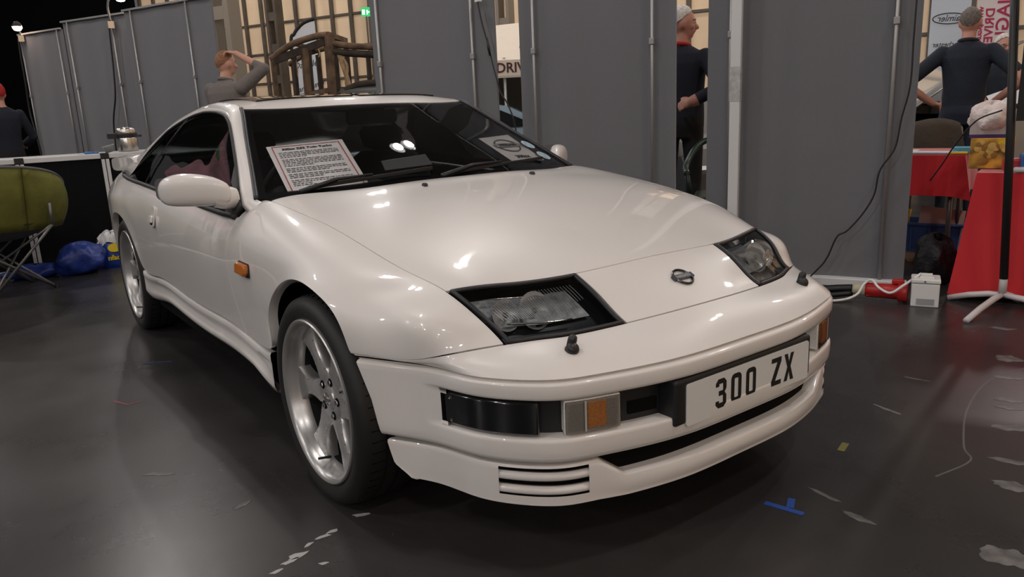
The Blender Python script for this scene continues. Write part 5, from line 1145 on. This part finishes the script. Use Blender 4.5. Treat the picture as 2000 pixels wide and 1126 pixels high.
# tent canopy glimpsed between the partitions
tn = empty('gazebo', (-8.05, 5.85, 0), math.atan2(.785, .62), 'white gazebo canopy lettered DRIVE glimpsed between two grey partitions', 'tent')
M_TENT = mat('tent_cream', (.80, .70, .58), .8, bump=(5, .5, .04))
rows = [[(x, .0+.9*f**1.0, 1.86+f*.62-.03*math.sin((x+1.5)*2.2)*f) for x in np.linspace(-1.6, 1.6, 25)] for f in np.linspace(0, 1, 8)]
mb = MB(); mb.grid(rows); mb.build('canopy', M_TENT, tn, smooth=True)
MB().box(-1.6, 1.6, -.01, .005, 1.62, 1.86).build('valance', mat('tent_valance', (.62, .53, .44), .8), tn); MB().box(-1.6, 1.6, -.012, .01, 1.59, 1.625).build('valance_hem', mat('hem', (.45, .40, .33), .8), tn)
text_mesh('DRIVERS', .21, frame_m((.245, -.016, 1.735), (1, 0, 0), (0, 0, 1)), 'lettering', mat('maroon_print', (.05, .01, .012), .7), tn, bold=.004, depth=.001)
MB().tube(cr_spline([(.17, .24, 2.02), (.22, .26, 2.03), (.25, .32, 2.10), (.33, .40, 2.16), (.45, .44, 2.18), (.40, .30, 2.05), (.20, .22, 2.0)], 5), .008, 6).build('car_emblem', MATS['maroon_print'], tn)
for x in (-1.58, -.02, 1.58):
    MB().tube([(x, .03, 0), (x, .03, 1.9)], .022, 8).build('leg', M_POLE, tn, smooth=True)
MB().box(-1.5, 1.5, 1.6, 1.65, 0, 1.7).build('back_wall', mat('tent_dark', (.03, .028, .02), .9), tn)
# blue saloon glimpsed in the same gap
bc = empty('saloon_car', (-6.1, 3.2, 0), math.atan2(.785, .62), 'pale blue saloon car glimpsed between two grey partitions', 'car')
M_BLU = mat('pale_blue_paint', (.30, .42, .52), .3, coat=1)
rows = []
for y in np.linspace(-.75, .75, 9):
    rows.append([(x, y*(1-.10*max(0, z-.9)), z) for x, z in ((-2.1, .35), (-2.15, .6), (-1.9, .78), (-1.1, .86), (-.60, 1.16), (-.2, 1.23), (.5, 1.24), (1.0, 1.14), (1.5, .90), (2.05, .84), (2.15, .6), (2.1, .35))])
mb = MB(); mb.grid(rows); mb.add(rows[0], [tuple(range(12))]); mb.add(rows[-1], [tuple(range(12))]); mb.build('body', M_BLU, bc, bevel=.03)
MB().prism([(-1.0, .88), (-.56, 1.12), (-.18, 1.18), (.48, 1.19), (.92, 1.10), (1.32, .92)], .0, .02, frame_m((0, -.73, 0), (1, 0, 0), (0, 0, 1))).build('side_glass', M_SGL if False else mat('dark_car_glass', (.008, .01, .013), .06, coat=1), bc)
for x in (-.15, .48): MB().bar((x, -.755, .88), (x-.06, -.755, 1.18), .035, .01).build('window_pillar', M_BLU, bc)
for x in (-1.35, 1.35):
    for y in (-.72, .72): MB().lathe([(0, -.09), (.30, -.09), (.31, 0), (.30, .09), (0, .09)], 24, Matrix.Translation((x, y, .31)) @ Matrix.Rotation(math.pi/2, 4, 'X')).build('wheel', M_RUB, bc)
# silver car behind the white-haired man
sc_ = empty('silver_car', (-3.2, 5.3, 0), math.atan2(.785, .62)+math.pi/2, 'silver car partly hidden behind the white-haired man', 'car'); M_SIL = mat('silver_paint', (.34, .33, .32), .3, metal=.5, coat=1)
rows = [[(x, y, z) for x, z in ((-1.9, .3), (-1.95, .55), (-1.8, .72), (-.9, .80), (-.4, 1.12), (.5, 1.15), (1.1, .84), (1.8, .75), (1.95, .5), (1.9, .3))] for y in np.linspace(-.8, .8, 7)]
mb = MB(); mb.grid(rows); mb.add(rows[0], [tuple(range(10))]); mb.add(rows[-1], [tuple(range(10))]); mb.build('body', M_SIL, sc_, bevel=.04)
for x in (-1.2, 1.2):
    for y in (-.74, .74):
        MB().lathe([(0, -.08), (.30, -.09), (.32, 0), (.30, .09), (0, .08)], 24, Matrix.Translation((x, y, .32)) @ Matrix.Rotation(math.pi/2, 4, 'X')).build('wheel', M_RUB, sc_)
MB().prism([(-.8, .82), (-.36, 1.08), (.46, 1.11), (1.0, .85)], 0, .02, frame_m((0, -.79, 0), (1, 0, 0), (0, 0, 1))).build('side_glass', MATS['dark_car_glass'], sc_)
# open boot/bonnet panel behind the man with hands on hips
sb = empty('raised_bonnet', (-1.95, 6.9, 0), math.atan2(.785, .62), 'silver car with its bonnet raised behind the man with hands on hips', 'car')
rows = [[(x, y, z) for x, z in ((-.3, .3), (-.3, .72), (.3, .86), (1.2, .9), (2.4, .85), (2.5, .3))] for y in np.linspace(-.1, 1.1, 6)]
mb = MB(); mb.grid(rows); mb.add(rows[0], [tuple(range(6))]); mb.add(rows[-1], [tuple(range(6))]); mb.build('body', M_SIL, sb, bevel=.04)
mb = MB(); mb.grid([[(x, y, .92+.72*((x+.25)/1.0)-.12*((x+.25)/1.0)**2) for x in np.linspace(-.35, .85, 10)] for y in np.linspace(-.1, 1.05, 6)]); o = mb.build('bonnet', M_SIL, sb, smooth=True); md = o.modifiers.new('s', 'SOLIDIFY'); md.thickness = .02
MB().box(.0, 2.2, .0, 1.0, .86, .98).build('engine', mat('engine_dark', (.03, .03, .03), .4, metal=.6, noise=(30, .6)), sb, bevel=.03)
# mirrored roll-up banners
def banner(loc, w_, z0, z1, label, colr, lines, lean=0.):
    b = empty('roll_up_banner', loc, math.atan2(.785, .62), label, 'banner'); MB().box(0, w_, -.004, .004, z0, z1).build('sheet', mat('banner_'+str(len(bpy.data.materials)), colr, .7), b)
    MB().box(-.02, w_+.02, -.06, .06, 0, .08).build('base', M_POLE, b); MB().tube([(w_/2, .03, 0), (w_/2, .03, z1)], .012, 8).build('mast', M_POLE, b); MB().box(0, w_, -.01, .01, z1, z1+.03).build('top_bar', M_POLE, b)
    for body, size, x, z, vert, colr_, sh in lines:
        M_ = frame_m((x, -.007, z), (0, 0, 1), (-1, 0, 0)) if vert else frame_m((x, -.007, z), (1, 0, 0), (0, 0, 1))
        text_mesh(body, size, M_, 'lettering', mat('print_%s' % str(colr_), colr_, .7), b, mirror=True, bold=.003 if vert else .0, depth=.001, shear=-sh)
    return b
b1 = banner((-2.60, 8.12, 0), .46, .1, 2.5, 'pale blue banner with reversed Daimler and Lanchester script', (.55, .62, .72), [('Daimler', .105, .24, 1.925, False, (.03, .03, .04), .3), ('Lanchester', .085, .22, 1.63, False, (.03, .03, .04), .35)])
MB().tube([(.22+.20*math.cos(a), -.008, 1.925+.06*math.sin(a)) for a in np.linspace(0, 2*math.pi, 33)[:-1]], .005, 5, closed=True).build('oval', MATS['flag_black'], b1)
banner((-2.27, 8.55, 0), .46, .1, 2.6, 'white banner with reversed crimson JAGUAR DRIVERS lettering beside the blue banner', (.72, .66, .68), [('JAGUAR', .215, .31, 1.72, True, (.42, .03, .10), 0.), ('DRIVERS', .145, .155, 1.75, True, (.42, .03, .10), 0.), ('WWW.JAGUARDRIVER', .062, .05, 1.72, True, (.42, .03, .10), 0.)])
# green club banner far left
gb = empty('green_banner', (-11.4, -.95, 0), math.atan2(.785, .62), 'leaning green banner with white CAR CLUB lettering at the far left', 'banner')
Mg = Matrix.Rotation(.12, 4, 'Y')
MB().prism([(0, .8), (.26, .8), (.24, 2.3), (.10, 2.75), (.02, 2.3)], -.004, .004, Mg.inverted() @ Matrix(((1, 0, 0, 0), (0, 0, -1, 0), (0, 1, 0, 0), (0, 0, 0, 1)))).build('sail', mat('club_green', (.02, .16, .05), .7), gb)
text_mesh('CAR CLUB', .17, Mg.inverted() @ frame_m((.12, -.008, 1.75), (0, 0, -1), (1, 0, 0)), 'lettering', M_WHITE, gb, bold=.003, depth=.001); MB().tube([(0, 0, 0), Mg.inverted() @ Vector((0, 0, 2.3))], .015, 8).build('pole', M_BLK, gb)
# dark green tub chair in the gap
ch_ = empty('garden_chair', (-1.50, 2.95, 0), 2.2, 'dark green plastic chair behind the partition gap', 'chair'); M_DG = mat('dark_green_plastic', (.02, .045, .035), .35)
MB().tube(cr_spline([(-.28, -.26, .62), (.05, -.29, .66), (.24, -.20, .80), (.28, 0, .84), (.24, .20, .80), (.05, .29, .66), (-.28, .26, .62)], 6), .022, 8).build('arm_rail', M_DG, ch_, smooth=True)
MB().box(-.24, .22, -.23, .23, .42, .45).build('seat', M_DG, ch_, bevel=.02)
for x, y in ((-.22, -.22), (-.22, .22), (.22, -.2), (.22, .2)): MB().tube([(x*1.15, y*1.15, 0), (x, y, .43)], [.016, .022], 8).build('leg', M_DG, ch_, smooth=True)
for y in (-.12, -.04, .04, .12): MB().bar((.22, y, .45), (.27, y, .83), .05, .012).build('back_slat', M_DG, ch_)
for s in (-1, 1): MB().tube([(-.22, .24*s, .43), (-.27, .26*s, .62)], .018, 8).build('arm_post', M_DG, ch_, smooth=True)
# jacket over a chair back beside the man with hands on hips
mb = MB(); rows = []
for j, v in enumerate(np.linspace(-1, 1, 17)):
    av = abs(v); z = .86-.46*max(0, av-.12)/.88; d = .075*math.tanh(v*6)*(1+.35*av)
    rows.append([(x*(1+.25*av+.06*math.sin(3*x*9+v*5)), d+.022*math.sin(x*26+v*3)*av, z-.05*(abs(x)/.2)**2*(1-av)+.02*math.sin(x*17)*av) for x in np.linspace(-.19, .19, 19)])
mb.grid(rows); o = mb.build('brown_jacket', mat('brown_tweed', (.060, .046, .033), .9, bump=(14, .5, .02)), None, smooth=True); md = o.modifiers.new('s', 'SOLIDIFY'); md.thickness = .012; o.location = (-1.10, 5.18, .02); o.rotation_euler[2] = .55
tag(o, 'brown jacket hung over a chair back beside the man with hands on hips', 'jacket')
hc = empty('bar_chair', (-1.01, 5.03, 0), .55, 'dark chair carrying the brown jacket', 'chair'); MB().box(-.20, .20, -.20, .20, .44, .48).build('seat', M_BLK, hc)
for x in (-.18, .18):
    for y in (-.18, .18): MB().tube([(x, y, 0), (x, y, .45)], .014, 8).build('leg', M_BLK, hc)
MB().box(-.17, .17, .16, .19, .48, .85).build('backrest', M_BLK, hc)

# mauve hanging banner beyond the left of the picture: it is what the side window mirrors
hb = empty('hanging_banner', (-9.0, -2.9, 2.0), 0, 'mauve hanging banner left of the picture, mirrored in the side window', 'banner')
MB().box(-.005, .005, -.55, .62, 0, 1.9).build('sheet', mat('mauve_print', (.50, .26, .32), .7, noise=(2.2, .5)), hb); MB().tube([(0, -.6, 1.92), (0, .67, 1.92)], .02, 8).build('rod', M_POLE, hb)
for y in (-.55, .62): MB().tube([(0, y, 1.92), (0, y, 9.9)], .006, 6).build('wire', M_POLE, hb)
MB().prism([(.05*math.cos(q)*5, .03*math.sin(q)*5+1.25) for q in np.linspace(0, 2*math.pi, 24)[:-1]], 0, .004, frame_m((.008, .42, 0), (0, 1, 0), (0, 0, 1))).build('green_motif', mat('motif_green', (.03, .22, .06), .6), hb)
# ================================================================== papers behind the windscreen, marks on the floor
def sheet(name, c00, c10, c11, c01, label, m, bend=.0):
    """paper from lower-left, lower-right, upper-right, upper-left corners"""
    c = [Vector(p) for p in (c00, c10, c11, c01)]; n = (c[1]-c[0]).cross(c[3]-c[0]).normalized(); mb = MB(); rows = []
    for j in range(9):
        v = j/8; rows.append([(c[0]*(1-u)+c[1]*u)*(1-v)+(c[3]*(1-u)+c[2]*u)*v+n*bend*math.sin(math.pi*v) for u in np.linspace(0, 1, 9)])
    mb.grid(rows); o = mb.build(name, m, None, smooth=True); tag(o, label, 'paper')
    x = (c[1]-c[0]); yv_ = (c[3]+c[2]-c[0]-c[1])/2; H_ = yv_.length; xh, yh = x.normalized(), yv_/H_; zh = xh.cross(yh).normalized(); W_ = x.length; M_ = Matrix(((xh.x, yh.x, zh.x, c[0].x), (xh.y, yh.y, zh.y, c[0].y), (xh.z, yh.z, zh.z, c[0].z), (0, 0, 0, 1))); return o, M_, W_, H_
M_PAPER = mat('print_paper', (.88, .84, .84), .6); M_INK = mat('ink_black', (.012, .012, .014), .6)
o, M_, W_, H_ = sheet('info_sheet', (-.661, -.617, .852), (-.571, -.339, .864), (-.922, -.275, 1.028), (-1.005, -.563, 1.013), 'printed information sheet with a red border propped inside the windscreen', M_PAPER)
def on(x, y, w_, h_, name, m, par, mb=None, z=.0015):
    b = mb or MB(); b.add([M_ @ Vector(p) for p in ((x, y, z), (x+w_, y, z), (x+w_, y+h_, z), (x, y+h_, z))], [(0, 1, 2, 3)]); return b if mb else b.build(name, m, par)
bd = MB(); q = .014
for x, y, w_, h_ in ((q, q, .004, H_-2*q), (W_-q-.004, q, .004, H_-2*q), (q, H_-q-.004, W_-2*q, .004), (q, q, W_-2*q, .004)): on(x, y, w_, h_, 'b', None, None, bd, .002)
bd.build('red_border', mat('ink_red', (.50, .10, .07), .6), o)
text_mesh('300zx Z32 Twin Turbo', .0205, M_ @ Matrix.Translation((W_*.5, H_-.042, .002)), 'title', M_INK, o, bold=.0008, depth=.0001)
ln = MB(); rnd = random.Random(5); y = H_-.072
for k in range(19):
    if k in (4, 9, 12, 15): y -= .008
    end = W_-.035 if k not in (3, 8, 11, 14, 17, 18) else rnd.uniform(.10, .2); x = .030
    while x < end:
        w_ = rnd.uniform(.006, .020); on(x, y, min(w_, end-x), .0042, 'l', None, None, ln, .002); x += w_+.0035
    y -= .0128
ln.build('print_lines', mat('ink_grey', (.06, .06, .065), .6), o)['kind'] = 'stuff'
o, M_, W_, H_ = sheet('badge_sheet', (-.625, .374, .894), (-.684, .591, .886), (-.945, .585, .998), (-.860, .357, .994), 'printed sheet with a round car badge and 300zx inside the far windscreen corner', M_PAPER)
rg = MB(); rg.tube([M_ @ Vector((W_*.5+.075*math.cos(a), H_*.60+.062*math.sin(a), .002)) for a in np.linspace(0, 2*math.pi, 41)[:-1]], .004, 5, closed=True); rg.build('badge_ring', mat('ink_ring', (.12, .12, .12), .5), o)
on(W_*.5-.09, H_*.60-.018, .18, .036, 'badge_bar', mat('ink_bar', (.50, .49, .49), .5), o, None, .005)
text_mesh('NISSAN', .036, M_ @ Matrix.Translation((W_*.5, H_*.60, .0062)), 'lettering', M_INK, o, bold=.001, depth=.0002)
text_mesh('300zx', .040, M_ @ Matrix.Translation((W_*.5, H_*.17, .002)), 'lettering', M_INK, o, bold=.001, depth=.0002)
# round permit stickers on the glass
for p in ((-.823, .609, .951), (-.718, .616, .903)):
    st = MB().lathe([(0, .001), (.036, .001), (.036, 0)], 28, frame_m(p, (-.2, .97, -.15), (-.85, -.1, .45))).build('permit_sticker', mat('sticker_blue', (.28, .42, .50), .5, noise=(60, .4)), ws, smooth=False)
    MB().lathe([(.030, .0016), (.033, .0016)], 28, frame_m(p, (-.2, .97, -.15), (-.85, -.1, .45))).build('sticker_ring', mat('sticker_white', (.65, .68, .70), .5), ws)
# ---- tape and paint flecks on the floor
def strip(name, pts, w_, m, label, cat='tape', z=.0012, group=None):
    mb = MB(); P = [Vector((*p, z)) for p in pts]
    for a, b in zip(P, P[1:]):
        d = (b-a).normalized(); n = Vector((-d.y, d.x, 0))*w_/2; mb.add([a-n, b-n, b+n, a+n, a-n-UP*.001, b-n-UP*.001, b+n-UP*.001, a+n-UP*.001], [(0, 1, 2, 3), (0, 4, 5, 1), (2, 6, 7, 3), (1, 5, 6, 2), (3, 7, 4, 0)])
    return tag(mb.build(name, m, None), label, cat, group)
M_TB = mat('blue_tape', (.01, .06, .30), .5); M_TW = mat('white_tape', (.42, .40, .40), .6); M_TY = mat('yellow_tape', (.16, .145, .03), .7)
t = empty('floor_tape', (.926, .118, 0), 0, 'blue T-shaped tape mark on the floor before the bumper', 'tape')
for a, b, w_ in (((-.062, -.020), (.044, .006), .020), ((0, .008), (-.026, .056), .020)):
    d = (Vector(b)-Vector(a)).normalized(); n = Vector((-d.y, d.x))*w_/2; A, B = Vector(a), Vector(b)
    MB().prism([tuple(A-n), tuple(B-n), tuple(B+n), tuple(A+n)], .0003, .0015).build('strip', M_TB, t)
strip('floor_tape', [(.825, .555), (.805, .619)], .022, M_TY, 'short faded yellow tape mark on the floor right of the bumper')
strip('floor_tape', [(-1.397, -1.194), (-1.307, -1.155), (-1.314, -1.105)], .010, mat('pink_tape', (.22, .04, .06), .6), 'pink chalk tick on the floor left of the sill')
strip('floor_tape', [(-1.858, -.984), (-1.799, -.869)], .012, mat('faded_blue', (.015, .03, .11), .6), 'faded blue tape mark on the floor by the rear wheel')
for i, ((x, y), r, a) in enumerate((((.269, -1.104), .016, .9), ((.248, -1.062), .022, 1.1), ((.234, -1.036), .026, 1.0), ((.203, -.991), .014, 1.2), ((.191, -.943), .020, .9), ((.183, -.912), .016, 1.0), ((.314, -.996), .012, .4), ((.154, -.813), .022, .5))):
    o = MB().prism([(r*math.cos(q)*(1+.35*math.sin(3*q+i)), r*.42*math.sin(q)*(1+.3*math.sin(2*q+i*2))) for q in np.linspace(0, 2*math.pi, 13)[:-1]], .0002, .0014).build('paint_fleck', M_TW, None); o.location = (x, y, 0); o.rotation_euler[2] = a+.6
    tag(o, ('lowest white paint fleck on the floor below the front wheel', 'second white paint fleck from the picture bottom', 'broad white paint fleck, third from the bottom', 'small white paint fleck in the middle of the row', 'long white paint fleck, fifth from the bottom', 'sixth white paint fleck, nearest the front tyre end of the row', 'lone white paint fleck right of the row', 'thin white fleck right under the front tyre')[i], 'paint fleck', 'white flecks by the front wheel')
M_WORN = mat('worn_patch', (.11, .105, .10), .5, noise=(20, .6))
for i, ((x, y), rx, ry, a) in enumerate((((.62, 2.30), .05, .03, .4), ((.81, 1.86), .05, .06, .2), ((.90, 1.62), .05, .025, .5), ((1.0, 1.38), .045, .03, .5), ((1.03, 1.30), .04, .02, .4), ((1.10, 1.12), .05, .035, .6), ((1.20, .86), .05, .025, .4), ((1.27, .70), .055, .04, .3), ((1.40, .31), .06, .06, .2), ((-.536, -1.207), .05, .016, .9), ((-.139, -1.057), .03, .014, 2.0), ((.757, .983), .06, .012, -.2), ((.95, .26), .05, .012, -.1), ((1.073, .216), .045, .018, 0), ((.67, 1.36), .05, .012, .2))):
    o = MB().prism([(rx*math.cos(q)*(1+.15*math.sin(3*q+i)+.08*math.sin(7*q+i*3)), ry*.7*math.sin(q)*(1+.18*math.sin(4*q+i*2)+.12*math.sin(9*q+i))) for q in np.linspace(0, 2*math.pi, 41)[:-1]], .0001, .0009).build('worn_patch', M_WORN, None); o.location = (x, y, 0); o.rotation_euler[2] = a
    tag(o, 'pale worn floor patch, '+('furthest back, before the white stand feet', 'second from the white stand feet', 'third from the white stand feet', 'fourth from the white stand feet', 'thin one below the fourth at the right edge', 'right of the chalk line bend', 'below the chalk line bend', 'broad one low at the right edge', 'largest, in the bottom right corner', 'long one left of the front wheel', 'short one close to the front wheel', 'thin one right of the number plate', 'left one beside the blue tape', 'right one beside the blue tape', 'thin one above the yellow tape')[i], 'paint patch', 'worn paint patches on the floor')
arc = MB().tube([Vector((*p, -.0052)) for p in [(v.x, v.y) for v in cr_spline([(.90, 1.80, 0), (.87, 1.52, 0), (.94, 1.18, 0), (1.06, .876, 0), (1.12, .78, 0), (1.10, .60, 0)], 10)]], .0062, 6).build('chalk_arc', mat('chalk_grey', (.09, .086, .084), .6), None)
tag(arc, 'faint curved chalk line on the floor at the right', 'chalk line')
